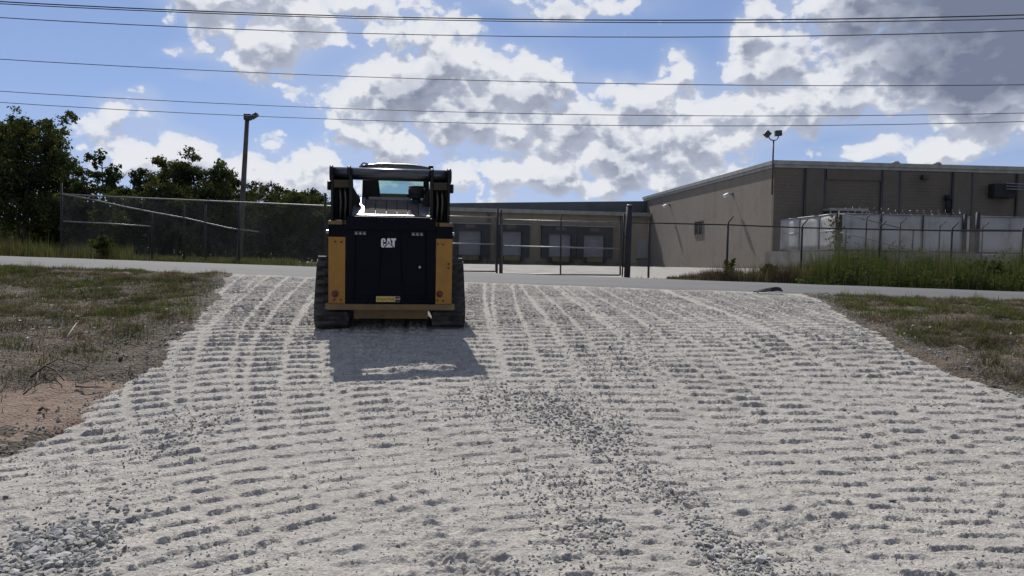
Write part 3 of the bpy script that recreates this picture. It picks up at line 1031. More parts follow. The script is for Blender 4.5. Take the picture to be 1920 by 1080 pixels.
for pl, pr, py in ((664, 687, 436.5), (771, 794, 438.5)):
    xa_, za_ = L(pl, py, -.128); xb_, _z = L(pr, py, -.128)
    st_ = MB().box(((xa_ + xb_) / 2, -.1268, za_), (xb_ - xa_, .004, .05)).build("warning_label", M_ink, door)
    pm = MB()
    for k in range(3):
        xx = xa_ + (xb_ - xa_) * (k + .5) / 3
        pm.prism([(xx - .018, za_ - .014), (xx + .018, za_ - .014), (xx, za_ + .016)], 'y', -.1300, -.1275)
        pm.box((xx + .004, -.1305, za_ - .019), (.03, .002, .005))
    pm.build("pictogram", M_pict, st_)

# hood: rear sloping deck with five louvre panels between glossy cheeks
HB, HT = .00, .62
zb_h, zt_h = Z(405, HB), Z(373.5, HT)
xb_l, xb_r = L(659, 405, HB)[0], L(806, 411, HB)[0]
xt_l, xt_r = L(673, 373, HT)[0], L(804, 377, HT)[0]
hx = (xb_r - xb_l) / 2
def hood_pt(u, v, lift=0.0):
    """u across -1..1, v up the slope 0..1"""
    return Vector((hx * u * (1 - .01 * v), HB + (HT - HB) * v, zb_h + (zt_h - zb_h) * v + lift))
def deck(u0, u1, v0, v1, lo, hi):
    return [hood_pt(u0, v0, lo), hood_pt(u1, v0, lo), hood_pt(u1, v1, lo), hood_pt(u0, v1, lo), hood_pt(u0, v0, hi), hood_pt(u1, v0, hi), hood_pt(u1, v1, hi), hood_pt(u0, v1, hi)]
hood = MB().hull8(deck(-1, 1, 0, 1, -.12, -.012)).build("hood", M_blk, loader)
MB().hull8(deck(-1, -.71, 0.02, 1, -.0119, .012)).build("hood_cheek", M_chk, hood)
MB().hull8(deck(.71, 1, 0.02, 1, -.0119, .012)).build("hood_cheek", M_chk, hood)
for k in range(5):
    u0 = -.70 + 1.4 * k / 5; u1 = -.70 + 1.4 * (k + 1) / 5
    lv = MB().hull8(deck(u0 + .008, u1 - .008, .02, .93, -.0118, .004)).build("louvre", M_cap, hood)
MB().hull8(deck(-1, 1, -.035, .018, -.02, .016)).build("hood_lip", M_hood, hood)
MB().hull8(deck(-.62, .5, .955, .985, .0, .03)).build("hood_edge_highlight", M_gal, hood)  # pale bar imitating the highlight along the hood's top edge
# shut line and top band between hood and door
MB().box((0, -.05, (zd1 + zb_h - .02) / 2), (2 * hx * .995, .12, max(.02, zb_h - .025 - zd1)), bevel=.006).build("hood_band", M_blk, loader)
hm = MB().path([hood_pt(-.93, .40, .03), hood_pt(-.89, .37, .033), hood_pt(-.83, .37, .033), hood_pt(-.79, .39, .03)], .007).box(hood_pt(-.86, .45, .02), (.03, .03, .02)).build("hood_handle", M_blk2, hood)
# intake pre-cleaner standing on the deck
pcx, pcz = L(781, 360, .50)
zdeck = hood_pt(0, .78).z
rr = both(765.5, 796.5, 360, .50)
pc = MB().tube((pcx, .50, zdeck - .03), (pcx, .50, Z(371, .5)), .055, n=20).tube((pcx, .50, Z(371, .5)), (pcx, .50, Z(366, .5)), rr * .75, rr, n=24).tube((pcx, .5, Z(366, .5)), (pcx, .5, Z(351, .5)), rr, n=24).tube((pcx, .5, Z(351, .5)), (pcx, .5, Z(347, .5)), rr, rr * .8, n=24)
pc.build("intake_precleaner", M_seat, loader)
for s in (-1, 1):
    MB().box(hood_pt(s * .93, .98, .03), (.08, .05, .03), bevel=.008).tube(hood_pt(s * .97, .98, .045), hood_pt(s * .88, .98, .045), .014).build("hinge", M_stl, hood)

# engine deck between hood and cab
MB().box((0, (HT + 1.05) / 2, zt_h - .14), (1.0, 1.05 - HT - .01, .22), bevel=.01).build('engine_deck', M_blk, loader)
# cab
CY0, CY1 = 1.04, 2.02
xl_, xr_ = L(677.5, 350, CY0)[0], L(806.5, 350, CY0)[0]
cx_ = (xl_ + xr_) / 2; cw = (xr_ - xl_) / 2
zc0, zc1 = zt_h - .35, Z(318, CY0)
wl_, wr_ = L(709, 350, CY0)[0], L(794, 350, CY0)[0]
wz0, wz1 = Z(374, CY0), Z(333, CY0)
cab = MB()
cab.prism([(xl_, zc0), (wl_ + .045, zc0), (wl_ + .03, wz0 + .06), (wl_, wz1), (wl_, zc1), (xl_ + .02, zc1)], 'y', CY0, CY0 + .07)
cab.prism([(wr_ - .02, zc0), (xr_, zc0), (xr_ - .02, zc1), (wr_, zc1), (wr_, wz1), (wr_ - .005, wz0 + .06)], 'y', CY0, CY0 + .07)
cab.prism([(wl_, wz1), (wr_, wz1), (wr_, zc1), (wl_, zc1)], 'y', CY0 + .002, CY0 + .068)
cab.prism([(wl_ + .045, zc0), (wr_ - .02, zc0), (wr_ - .02, wz0), (wl_ + .045, wz0)], 'y', CY0 + .002, CY0 + .068)
for s in (-1, 1):                                  # front posts and side screens
    cab.box((cx_ + s * (cw - .035), CY1 - .04, (zc0 + zc1) / 2 - .15), (.06, .08, zc1 - zc0 + .3))
    cab.box((cx_ + s * (cw - .02), (CY0 + CY1) / 2 + .03, zc1 - .05), (.05, CY1 - CY0 - .14, .1))
    cab.box((cx_ + s * (cw - .02), (CY0 + CY1) / 2 + .03, zc0 + .09), (.05, CY1 - CY0 - .14, .42))
    for k in range(5):
        yy = CY0 + .20 + k * .19
        cab.tube((cx_ + s * (cw - .02), yy, zc0 + .29), (cx_ + s * (cw - .02), yy, zc1 - .09), .007, n=5)
cabo = cab.build("cab", M_blk2, loader)
MB().box(((wl_ + wr_) / 2, CY0 + .035, (wz0 + wz1) / 2), (wr_ - wl_ - .002, .006, wz1 - wz0 - .002)).build("rear_window", M_glass, cabo)
MB().box((cx_, CY1 - .03, (zc0 + zc1) / 2 + .05), (2 * cw - .14, .006, zc1 - zc0 - .25)).build("front_window", M_glass, cabo)
ru = both(676, 811, 314, CY0)
zr0, zr1 = zc1 + .003, Z(308, CY0 + .1) 
roof = MB()
pr = []
for k in range(13):
    t = -1 + 2 * k / 12
    pr.append((cx_ + (ru + .01) * t, zr1 - (zr1 - zr0 - .025) * abs(t) ** 3))
roof.prism([(cx_ - ru, zr0)] + pr + [(cx_ + ru, zr0)], 'y', CY0 - .06, CY1 + .05)
rf = roof.build("cab_roof", M_hood, cabo)
tr_ = MB()
tr_.path([(a, CY0 - .064, b - .004) for a, b in pr], .010, n=5)
tr_.build("roof_trim", M_stl, rf)
q = L(682, 309, CY0 - .05)
MB().path([(q[0] - .05, CY0 - .055, q[1] - .07), (q[0] - .035, CY0 - .055, q[1] - .005), (q[0], CY0 - .055, q[1] + .03), (q[0] + .06, CY0 - .055, q[1] + .008)], .011).box((q[0] + .02, CY0 - .06, q[1] - .03), (.07, .04, .05), bevel=.01).build("work_lamp", M_blk2, cabo)
q = L(808, 315, CY0 - .05)
MB().box((q[0], CY0 - .06, q[1] + .01), (.07, .06, .045), bevel=.012).build("work_lamp", M_blk2, cabo)
# seat
sx_ = cx_ - .03
MB().box((sx_, 1.35, Z(376, 1.35)), (.50, .13, 2 * (Z(363, 1.35) - Z(376, 1.35))), bevel=.05).box((sx_, 1.58, Z(376, 1.35) - .32), (.5, .45, .13), bevel=.05).build("seat", M_seat, loader)
for s in (-1, 1):
    MB().path([(sx_ + s * .33, 1.62, zc0 + .1), (sx_ + s * .33, 1.66, zt_h - .06), (sx_ + s * .30, 1.7, zt_h + .02)], .03).ball((sx_ + s * .30, 1.7, zt_h + .04), .045).build("joystick", M_seat, loader)

# lift-arm towers, cylinders, cross tube
CBY = .17
zcb = (Z(317, CBY) + Z(338, CBY)) / 2
rcb = (Z(317, CBY) - Z(338, CBY)) / 2
xcb = both(618.5, 844.5, 327, CBY)
cb = MB()
cb.tube((-xcb, CBY, zcb), (xcb, CBY, zcb), rcb * 1.10, n=28)
crossb = cb.build("cross_tube", M_hood, loader)
for pl, pr_, k in ((618.5, 624.5, 1.36), (651.5, 658, 1.34), (807, 813, 1.32), (838.5, 845.5, 1.38)):
    a_, b_ = L(pl, 327, CBY)[0], L(pr_, 327, CBY)[0]
    MB().tube((a_, CBY, zcb), (b_, CBY, zcb), rcb * k, n=24).build("collar", M_blk2, crossb)
for s in (-1, 1):
    xo_, xi_ = (L(622.5, 380, .25)[0], L(661, 380, .25)[0]) if s < 0 else (L(841.5, 380, .25)[0], L(806, 380, .25)[0])
    zb_t, zt_t = z_f1 + .003, zcb - rcb * .3
    ot = MB()
    th = .032
    for xx in (xo_ - s * th / 2, xi_ + s * th / 2):
        ot.prism([(.02, zb_t), (.62, zb_t), (.52, zt_t - .2), (.34, zt_t), (.04, zt_t)], 'x', xx - th / 2, xx + th / 2)
    ot.box(((xo_ + xi_) / 2, .32, (zb_t + zt_t) / 2), (abs(xo_ - xi_) - .07, .03, zt_t - zb_t - .01))
    tw = ot.build("lift_tower", M_blk2, loader)
    MB().box(((xo_ + xi_) / 2, .10, Z(347, .1)), (abs(xo_ - xi_) - 2 * th - .004, .12, .10), bevel=.01).build("pivot_block", M_piv, tw)
    for k in (-1, 1):
        xx = (xo_ + xi_) / 2 - s * .01 + k * .032
        MB().tube((xx, .16, Z(412, .16)), (xx, .16, Z(372, .16)), .026, n=14).tube((xx, .16, Z(372, .16)), (xx, .16, Z(356, .16)), .016, n=12).build("hydraulic_cylinder", M_blk2, tw)
        MB().path([(xx, .13, Z(412, .13)), (xx + .012, .10, Z(380, .1)), (xx + .004, .09, Z(364, .1)), (xx, .12, Z(355, .1)), (xx, .2, Z(352, .1))], .013).build("hose", M_cap, tw)
    # outer boss and inner gusset
    MB().tube((xo_ + s * .003, .14, Z(351, .14)), (xo_ + s * .05, .14, Z(351, .14)), .06, n=18).build("pivot_pin", M_blk2, tw)
    gx = xi_ - s * .002
    MB().prism([(gx, Z(352, .35)), (gx - s * .105, Z(378, .35)), (gx - s * .085, Z(384, .35)), (gx, Z(404, .35))], 'y', .33, .37).build("gusset", M_blk2, tw)
    # the arm itself, forward and down to the coupler
    ar = MB()
    xm = (xo_ + xi_) / 2
    ar.prism([(.36, zcb + .06), (.36, zcb - .14), (1.7, zcb - .42), (2.25, .62), (2.35, .25), (2.55, .25), (2.48, .78), (1.95, zcb - .18), (1.6, zcb - .10)], 'x', xm - .055, xm + .055)
    ar.build("lift_arm", M_yel, loader)
    q = (xo_ + s * .10, .95, Z(437, .9))
    MB().path([(xo_, .9, q[2] - .1), (xo_ + s * .05, .92, q[2] - .02), q], .012).box(q, (.07, .04, .05), bevel=.01).build("side_mirror", M_stl, loader)
bk = MB()
prof = [(2.58, .10), (2.62, .62), (2.66, .64), (2.68, .14), (2.85, .03), (3.45, .02), (3.45, .0), (2.82, .0)]
bk.prism(prof, 'x', -.97, .97)
for s in (-1, 1): bk.prism([(2.62, .6), (2.66, .05), (3.42, .02), (3.1, .34)], 'x', s * .985 - .012, s * .985 + .012)
bk.build("bucket", M_blk2, loader)
MB().box((0, 2.48, .42), (1.1, .14, .45), bevel=.02).build("coupler", M_blk2, loader)

# ------------------------------------------------------------------ buildings beyond the road
def wall_mat(name, col, col2, block=(.4, .2), joint=.9, rough=.9):
    """Painted block: faint courses, streaks and patches."""
    m = bpy.data.materials.new(name)
    m.use_nodes = True
    T = NT(m.node_tree)
    b = m.node_tree.nodes['Principled BSDF']
    g = T.new('ShaderNodeTexCoord').outputs['Object']
    sp = T.new('ShaderNodeSeparateXYZ'); T.put(sp.inputs[0], g)
    h = T.math('ADD', sp.outputs[0], sp.outputs[1])
    cb_ = T.new('ShaderNodeCombineXYZ'); T.put(cb_.inputs[0], h); T.put(cb_.inputs[1], sp.outputs[2])
    br = T.new('ShaderNodeTexBrick'); T.put(br.inputs['Vector'], cb_.outputs[0])
    br.inputs['Scale'].default_value = 1.0; br.inputs['Brick Width'].default_value = block[0]; br.inputs['Row Height'].default_value = block[1]
    br.inputs['Mortar Size'].default_value = .008
    br.inputs['Color1'].default_value = (*col, 1); br.inputs['Color2'].default_value = (*[c * .93 for c in col], 1)
    br.inputs['Mortar'].default_value = (*[c * joint for c in col], 1)
    st = T.vmath('MULTIPLY', g, (.9, .9, .12))
    c = T.mix(T.smooth(T.noise(st, 1.0, 5, .6), .45, .7, 0, .65), br.outputs[0], (*col2, 1))
    c = T.mix(T.smooth(T.noise(g, .6, 4, .6), .5, .7, 0, .4), c, (*[v * .7 for v in col2], 1))
    T.put(b.inputs['Base Color'], c)
    b.inputs['Roughness'].default_value = rough
    bn = T.new('ShaderNodeBump'); bn.inputs['Distance'].default_value = .01
    T.put(bn.inputs['Height'], br.outputs['Fac']); bn.invert = True
    T.L.new(bn.outputs[0], b.inputs['Normal'])
    return m


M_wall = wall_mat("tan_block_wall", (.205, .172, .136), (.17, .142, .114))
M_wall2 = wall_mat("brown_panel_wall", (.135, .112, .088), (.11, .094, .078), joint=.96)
M_dock = wall_mat("dock_wall", (.27, .222, .152), (.215, .18, .128))
M_cop = mat("metal_coping", (.30, .30, .27), .6, vscale=2, col2=(.22, .22, .20))
M_roof = mat("membrane_roof", (.055, .06, .068), .85, vscale=.8, col2=(.08, .085, .09))
M_found = mat("stained_concrete", (.17, .155, .135), .92, vscale=1.2, col2=(.10, .092, .082), bump=.01, bscale=9)
M_drk = mat("dark_recess", (.010, .012, .015), .85, vscale=3, col2=(.018, .018, .02))
M_dpad = mat("dock_seal_vinyl", (.014, .02, .024), .7, vscale=2, col2=(.03, .034, .036))
M_door = mat("overhead_door_panel", (.25, .26, .275), .55, vscale=1.5, col2=(.20, .205, .215))
M_lev = mat("worn_leveler_yellow", (.19, .16, .06), .8, vscale=3, col2=(.10, .09, .06))
M_pil = mat("pilaster_grey", (.118, .100, .080), .85, vscale=1.5, col2=(.098, .084, .068))
M_lampb = mat("lamp_body_pale", (.62, .62, .60), .5, vscale=6)
M_lampd = mat("lamp_body_dark", (.03, .032, .034), .5, vscale=6)
M_glassd = mat("dark_window_glass", (.02, .022, .026), .15, vscale=6, spec=.8)

UB = Vector((.9962, .0872, 0)); VB = Vector((-.0872, .9962, 0))
A0 = P(1447, 500, 50.0); A0.z = 0
ROOFZ = P(1447, 306, 50.0).z
# run along the left wall to the sight line at px 1205
def along_v(px, org=A0):
    d = ray(px, 490); k = d.x / d.y
    t = (org.x - k * org.y) / (k * VB.y - VB.x)
    return t
def along_u(px, org=A0):
    d = ray(px, 400); k = d.x / d.y
    return (org.x - k * org.y) / (k * UB.y - UB.x)
LB = along_v(1205)
WB = along_u(1925) + 22
BASEZ = .2
wh = thing("warehouse", "large tan block warehouse with a flat roof, its corner right of the gate", "warehouse", (A0.x, A0.y, BASEZ), math.atan2(UB.y, UB.x))
H = ROOFZ - BASEZ
def wpt(u, v, z): return (u, v, z - BASEZ)          # local frame of the warehouse: u along the front, v into depth
MB().box((.15, LB / 2 + .15, H / 2 - .3), (.3, LB - .31, H + .6)).build("wall", M_wall, wh)
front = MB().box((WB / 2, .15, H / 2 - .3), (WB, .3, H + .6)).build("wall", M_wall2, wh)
MB().box((WB / 2, LB - .15, H / 2 - .3), (WB, .3, H + .6)).box((WB - .15, LB / 2, H / 2 - .3), (.3, LB - .62, H + .6)).build("wall", M_wall, wh)
MB().box((WB / 2, LB / 2, H - .12), (WB - .64, LB - .64, .2)).build("roof", M_roof, wh)
cp = MB()
cp.box((.12, LB / 2, H + .06), (.52, LB + .3, .24)).box((.381 + WB / 2, .10, H + .06), (WB, .50, .238))
cp.box((-.035, LB / 2, H - .16), (.06, LB, .18)).box((WB / 2, -.035, H - .15), (WB, .06, .20))
cop = cp.build("coping", M_cop, wh)
for px in (1678, 1756): MB().tube((along_u(px), .12, H + .17), (along_u(px), .12, H + .34), .3, .16, n=12).build("roof_vent", M_cop, cop)
def wz(px, py, u=None, v=None):
    """Height above the base on the front wall (u given) or the side wall (v given)."""
    q = A0 + (UB * u if u is not None else VB * v)
    return P(px, py, q.y).z - BASEZ
zl = wz(1300, 480, v=along_v(1300))
MB().box((-.05, LB / 2, zl / 2 - .3), (.10, LB, zl + .6)).build("plinth", M_wall, wh)
# front wall: pilasters, panel recess, fittings
for (pa, pb, m_, d_) in ((1509, 1541, M_pil, .14), (1652, 1681, M_pil, .14), (1785, 1816, M_pil, .14), (1905, 1935, M_pil, .14)):
    a_, b_ = along_u(pa), along_u(pb)
    p_ = MB().box(((a_ + b_) / 2, -d_ / 2 - .001, H / 2 - .35), (b_ - a_, d_, H + .1)).build("pilaster", m_, front)
    for e in (a_ - .06, b_ + .06):
        MB().tube((e, -.09, -.2), (e, -.09, H - .26), .075, n=8).build("downpipe", M_lampd, front)
a_, b_ = along_u(1547), along_u(1650)
zz = wz(1600, 338, u=along_u(1600))
MB().box(((a_ + b_) / 2, -.05, (zz + H - .28) / 2), (b_ - a_, .10, H - .28 - zz)).build("header_panel", M_pil, front)
a_ = along_u(1728)
MB().box((a_, -.2, wz(1728, 333, u=a_)), (.38, .36, .3), bevel=.04).build("wall_pack_lamp", M_lampd, front)
a_ = along_u(1772)
MB().tube((a_, -.25, wz(1772, 400, u=a_)), (a_, -.25, wz(1772, 372, u=a_)), .14, n=12).tube((a_, -.25, wz(1772, 375, u=a_)), (a_, -.25, wz(1772, 366, u=a_)), .2, n=12).build("exhaust_stack", M_drk, front)
a_, b_ = along_u(1850), along_u(1890)
MB().box(((a_ + b_) / 2, -.35, (wz(1870, 346, u=a_) + wz(1870, 372, u=a_)) / 2), (b_ - a_, .6, wz(1870, 346, u=a_) - wz(1870, 372, u=a_)), bevel=.05).build("air_unit", M_drk, front)
for py in (347, 352, 357):
    a_, b_ = along_u(1868), along_u(1990)
    MB().tube((a_, -.8, wz(1868, py - 1, u=a_)), (b_, -.8, wz(1868, py - 1, u=a_) - .05), .035, n=6).build("conduit", M_gal, front)
a_, b_ = along_u(1541), along_u(1613)
zz = wz(1580, 392, u=a_)
MB().box(((a_ + b_) / 2, -.5, zz - .08), (b_ - a_, 1.0, .16)).box((a_ + .1, -.9, zz - .5), (.08, .08, .75)).box((b_ - .1, -.9, zz - .5), (.08, .08, .75)).build("door_canopy", M_cop, front)
# side wall: window
v_ = along_v(1309); wd = abs(along_v(1316.5) - along_v(1301.5))
z0, z1 = wz(1309, 441, v=v_), wz(1309, 415, v=v_)
wn = MB()
for s in (-1, 1): wn.box((-.03, v_ + s * wd / 2, (z0 + z1) / 2), (.07, .10, z1 - z0))
wn.box((-.03, v_, z0), (.075, wd + .1, .08)).box((-.03, v_, z1), (.075, wd + .1, .08)).box((-.02, v_, (z0 + z1) / 2), (.05, .06, z1 - z0 - .1))
wno = wn.build("window", M_pil, wh)
MB().box((-.012, v_, (z0 + z1) / 2), (.02, wd - .1, z1 - z0 - .08)).build("pane", M_glassd, wno)
# two lamps on the side wall
RZ = math.atan2(UB.y, UB.x)
for px, py, lab_ in ((1371, 366, "pale floodlight on the tan warehouse side wall, between the window and the corner"), (1254, 386, "pale floodlight on the tan warehouse side wall, between the window and the dock wing")):
    v_ = along_v(px); q = A0 + VB * v_
    z_ = P(px, py, q.y).z
    t_ = thing("wall_floodlight", lab_, "floodlight", (q.x, q.y, z_), RZ, "floodlights on the side wall")
    MB().box((-.02, 0, .06), (.04, .16, .2)).tube((-.02, 0, .08), (-.36, 0, .08), .03, n=8).build("bracket", M_lampd, t_)
    MB().box((-.48, 0, -.02), (.34, .40, .24), rot=Matrix.Rotation(-.5, 3, 'Y'), bevel=.03).build("lamp_head", M_lampb, t_)

# dock wing: low block with truck doors
DL = P(700, 480, 73.5); DR = P(1222, 480, 79.4)
DL.z = DR.z = .2
ud = (DR - DL).normalized(); DLN = (DR - DL).length
vd = Vector((-ud.y, ud.x, 0))
dw = thing("dock_wing", "low brown loading wing with four truck doors behind the gate", "loading dock", DL, math.atan2(ud.y, ud.x))
def ua(px):
    d = ray(px, 450); k = d.x / d.y
    return (k * DL.y - DL.x) / (ud.x - k * ud.y)
def dz(px, py):
    q = DL + ud * ua(px)
    return P(px, py, q.y).z - .2
hg = (dz(860, 393) + dz(1200, 403)) / 2
dwall = MB().box((DLN / 2, .2, hg / 2 - .4), (DLN, .4, hg + .79)).build("wall", M_dock, dw)
MB().box((DLN / 2, -.12, hg + .02), (DLN + .1, .42, .36)).build("gutter", M_cop, dw)
# roof rising to the rear
yr = 14.0
zr_l = P(845, 381, (DL + ud * ua(845) + vd * yr).y).z - .2
zr_r = P(1200, 377.5, (DL + ud * ua(1200) + vd * yr).y).z - .2
zrr = (zr_l + zr_r) / 2
M_fascia = mat("dark_metal_fascia", (.085, .092, .10), .6, vscale=.7, col2=(.065, .072, .078))
roof_ = MB().box((DLN / 2 + .3, yr / 2 + .6, hg + .10), (DLN + .6, yr - 1.0, .18)).build("roof", M_roof, dw)
zfl = P(845, 381, (DL + ud * ua(845) + vd * 1.6).y).z - .2; zfr = P(1200, 377.5, (DL + ud * ua(1200) + vd * 1.6).y).z - .2
fx0, fx1 = -.2, DLN + .4
za_ = zfl + (zfr - zfl) * (fx0 - ua(845)) / (ua(1200) - ua(845)); zb_2 = zfl + (zfr - zfl) * (fx1 - ua(845)) / (ua(1200) - ua(845))
MB().prism([(fx0, hg + .19), (fx1, hg + .19), (fx1, zb_2), (fx0, za_)], 'y', 1.45, 1.75).build("fascia", M_fascia, dw)
MB().box((.2, yr / 2, hg / 2), (.39, yr - .1, hg)).build("wall", M_dock, dw)
seals = ((846, 916, 420, 481), (929, 991, 422, 482), (1014, 1078, 424, 483), (1079, 1146, 426, 484))
doors = ((859, 901, 433, 478), (937, 977, 434, 479), (1027, 1069, 439, 481), (1092, 1131, 441, 482))
for (sa, sb, st_, sb_), (da, db, dt, db_) in zip(seals, doors):
    a_, b_ = ua(sa), ua(sb); c_, d_ = ua(da), ua(db)
    zt_, zb2 = dz((sa + sb) / 2, st_), dz((sa + sb) / 2, sb_)
    zdt, zdb = dz((da + db) / 2, dt), dz((da + db) / 2, db_)
    sl = MB()
    sl.box(((a_ + c_) / 2, -.25, (zt_ + zb2) / 2), (c_ - a_, .5, zt_ - zb2))
    sl.box(((d_ + b_) / 2, -.25, (zt_ + zb2) / 2), (b_ - d_, .5, zt_ - zb2))
    sl.box(((c_ + d_) / 2, -.25, (zt_ + zdt) / 2), (d_ - c_ - .004, .498, zt_ - zdt))
    seal = sl.build("dock_seal", M_dpad, dw)
    MB().box(((a_ + b_) / 2, -.27, zt_ + .05), (b_ - a_ + .2, .6, .09)).build("flashing", M_cop, seal)
    MB().box(((c_ + d_) / 2, -.51, (zt_ + zdt) / 2 + .12), (.9, .03, .34)).build("number_plate", M_lampb if False else M_pil, seal)
    dr = MB()
    n_ = 5
    hh = (zdt - zdb) / n_
    droot = MB().box(((c_ + d_) / 2, -.04, (zdt + zdb) / 2), (d_ - c_, .06, zdt - zdb)).build("overhead_door", M_door, dw)
    for k in range(n_):
        MB().box(((c_ + d_) / 2, -.085, zdb + hh * (k + .5)), (d_ - c_ - .02, .03, hh - .05), bevel=.008).build("door_panel", M_door, droot)
    MB().box(((c_ + d_) / 2, -.35, zdb - .26), (d_ - c_, .7, .42)).build("dock_leveler", M_lev, dw)
    for s in (c_ + .1, d_ - .1): MB().box((s, -.8, zdb - .3), (.28, .22, .5), bevel=.03).build("bumper_block", M_drk, dw)
a_, b_ = ua(1196), ua(1211)
z0, z1 = dz(1203, 484), dz(1203, 448)
pd = MB().box(((a_ + b_) / 2, -.05, (z0 + z1) / 2), (b_ - a_, .10, z1 - z0)).build("personnel_door", M_door, dw)
MB().tube((b_ - .12, -.10, (z0 + z1) / 2), (b_ - .12, -.2, (z0 + z1) / 2), .04, n=8).build("handle", M_stl, pd)
st_ = MB()
for k in range(5): st_.box(((a_ + b_) / 2, -.6 - .3 * k, z0 - .12 - .22 * k), (b_ - a_ + .6, .31, .2))
st_.build("steps", M_drk, dw)
for pa in (917, 1164):
    MB().box((ua(pa), -.12, hg / 2), (.28, .24, hg - .3)).build("downpipe", M_pil, dw)
# raised dock apron and stains: dark footing
MB().box((DLN / 2, -.03, .35), (DLN - .1, .08, 1.0)).build("footing", M_found, dw)

# ------------------------------------------------------------------ pale screen fence on its concrete platform
C_l, C_c = P(1463, 440, 49.6), P(1572, 440, 42.0)
zpl = P(1572, 471, 42).z; zpt = P(1572, 400.5, 42).z
pl_ = thing("concrete_platform", "grey stained concrete loading platform along the shaded warehouse front, behind the weeds", "platform", (C_c.x, C_c.y, 0), RZ)
loc = Matrix.Translation(pl_.location) @ pl_.rotation_euler.to_matrix().to_4x4()
cl_l = loc.inverted() @ Vector((C_l.x, C_l.y, 0))
MB().prism([(cl_l.x - 1.0, cl_l.y - .1), (-.35, -.35), (26, -.35), (26, cl_l.y - 2.0), (0, cl_l.y - .1)], 'z', .25, zpl).build("slab", M_found, pl_)


def sheet_mat():
    m = bpy.data.materials.new("white_screen_sheet")
    m.use_nodes = True
    T = NT(m.node_tree); m.node_tree.nodes.clear()
    out = T.new('ShaderNodeOutputMaterial')
    g = T.new('ShaderNodeTexCoord').outputs['Object']
    c = T.mix(T.smooth(T.noise(g, .9, 5, .6), .45, .7), (.42, .415, .41, 1), (.33, .32, .31, 1))
    c = T.mix(T.smooth(T.noise(T.vmath('MULTIPLY', g, (2, 2, .2)), 1.2, 4, .6), .55, .75, 0, .5), c, (.20, .185, .17, 1))
    d = T.new('ShaderNodeBsdfDiffuse'); t = T.new('ShaderNodeBsdfTranslucent')
    T.L.new(c, d.inputs[0]); T.L.new(c, t.inputs[0])
    mx_ = T.new('ShaderNodeMixShader'); mx_.inputs[0].default_value = .10
    T.L.new(d.outputs[0], mx_.inputs[1]); T.L.new(t.outputs[0], mx_.inputs[2]); T.L.new(mx_.outputs[0], out.inputs[0])
    return m


M_sheet = sheet_mat()
sf = thing("screen_fence", "pale sheeted screen fence with razor wire in front of the shaded warehouse wall", "fence", (C_c.x, C_c.y, zpl), RZ)
LF = (Matrix.Translation(sf.location) @ sf.rotation_euler.to_matrix().to_4x4()).inverted()
hs = zpt - zpl


def lxy(px, Y):
    q = LF @ P(px, 440, Y); return Vector((q.x, q.y))


def u_at(px):
    d = ray(px, 440); k = d.x / d.y
    return (C_c.x - k * C_c.y) / (k * UB.y - UB.x)


runs = []
e_l = lxy(1463, 49.6)
c0 = Vector((0, 0))
pts_l = [e_l, e_l.lerp(c0, .36), e_l.lerp(c0, .70), Vector((-.10, .12))]
u1, u2 = u_at(1806), u_at(1829)
pts_r = [Vector((u1 * k / 3, 0)) for k in range(4)]
pts_g = [Vector((u1 + .1, .5)), Vector((u2, .5))]
pts_r2 = [Vector((u2 + .02 + (14.0) * k / 4, 0)) for k in range(5)]
def sheet(a, b, z0, z1, wob):
    n = 10; m_ = 6
    V = []; Fc = []
    d = (b - a); nr = Vector((-d.y, d.x)).normalized()
    for j in range(m_ + 1):
        for i in range(n + 1):
            p = a + d * (i / n)
            o = wob * (perlin(np.array([i * .37 + a.x * 3.1]), np.array([j * .4 + a.y]), 5)[0])
            dip = .015 * math.sin(math.pi * i / n) * (j / m_) ** 2
            V.append((p.x + nr.x * o, p.y + nr.y * o, z0 + (z1 - z0) * j / m_ - dip))
    for j in range(m_):
        for i in range(n):
            k = j * (n + 1) + i
            Fc.append((k, k + 1, k + n + 2, k + n + 1))
    me = mesh_arrays("screen_sheet", V, Fc, M_sheet, smooth=True)
    o = link("screen_sheet", me, sf)
    md = o.modifiers.new("thickness", 'SOLIDIFY'); md.thickness = .012
    return o
for run in (pts_l, pts_r, pts_g, pts_r2):
    for a, b in zip(run, run[1:]):
        sheet(a, b, .06, hs - .02, .012)
    r_ = MB().path([(p.x, p.y - .05, hs) for p in run], .03, n=6)
    r_.build("top_rail", M_gal, sf)
    r_ = MB().path([(p.x, p.y - .05, .05) for p in run], .03, n=6)
    r_.build("bottom_rail", M_galw, sf)
    for p in run[1:-1]:
        MB().tube((p.x, p.y - .06, -.02), (p.x, p.y - .06, hs + .02), .035, n=8).build("post", M_galw, sf)
for a, b in ((pts_l[0], pts_l[1]), (pts_l[2], pts_l[3])):
    MB().path([(a.x, a.y - .07, hs * .55), (b.x, b.y - .07, hs * .55)], .026, n=6).build("mid_rail", M_gal, sf)
for p, h_, r_ in ((c0, hs + .12, .10), (pts_r[-1], hs + .08, .10), (pts_r2[0], hs + .2, .11)):
    MB().tube((p.x, p.y - .12, -.02), (p.x, p.y - .12, h_), r_, n=12).ball((p.x, p.y - .12, h_), r_, 1, (1, 1, .4)).build("corner_post", M_galw, sf)
rz_ = MB()
hp = []
L_ = u1
for k in range(int(L_ / .03)):
    a = k * .03
    hp.append((a, .12 + .14 * math.sin(a * 16), hs + .20 + .06 * math.sin(a * 1.1) + .14 * math.cos(a * 16)))
rz_.path(hp, .004, n=3)
for k in range(6, len(hp), 13): rz_.box(hp[k], (.05, .02, .05), rot=Matrix.Rotation(k, 3, 'Y'))
rz_.build("razor_wire", M_stl, sf)

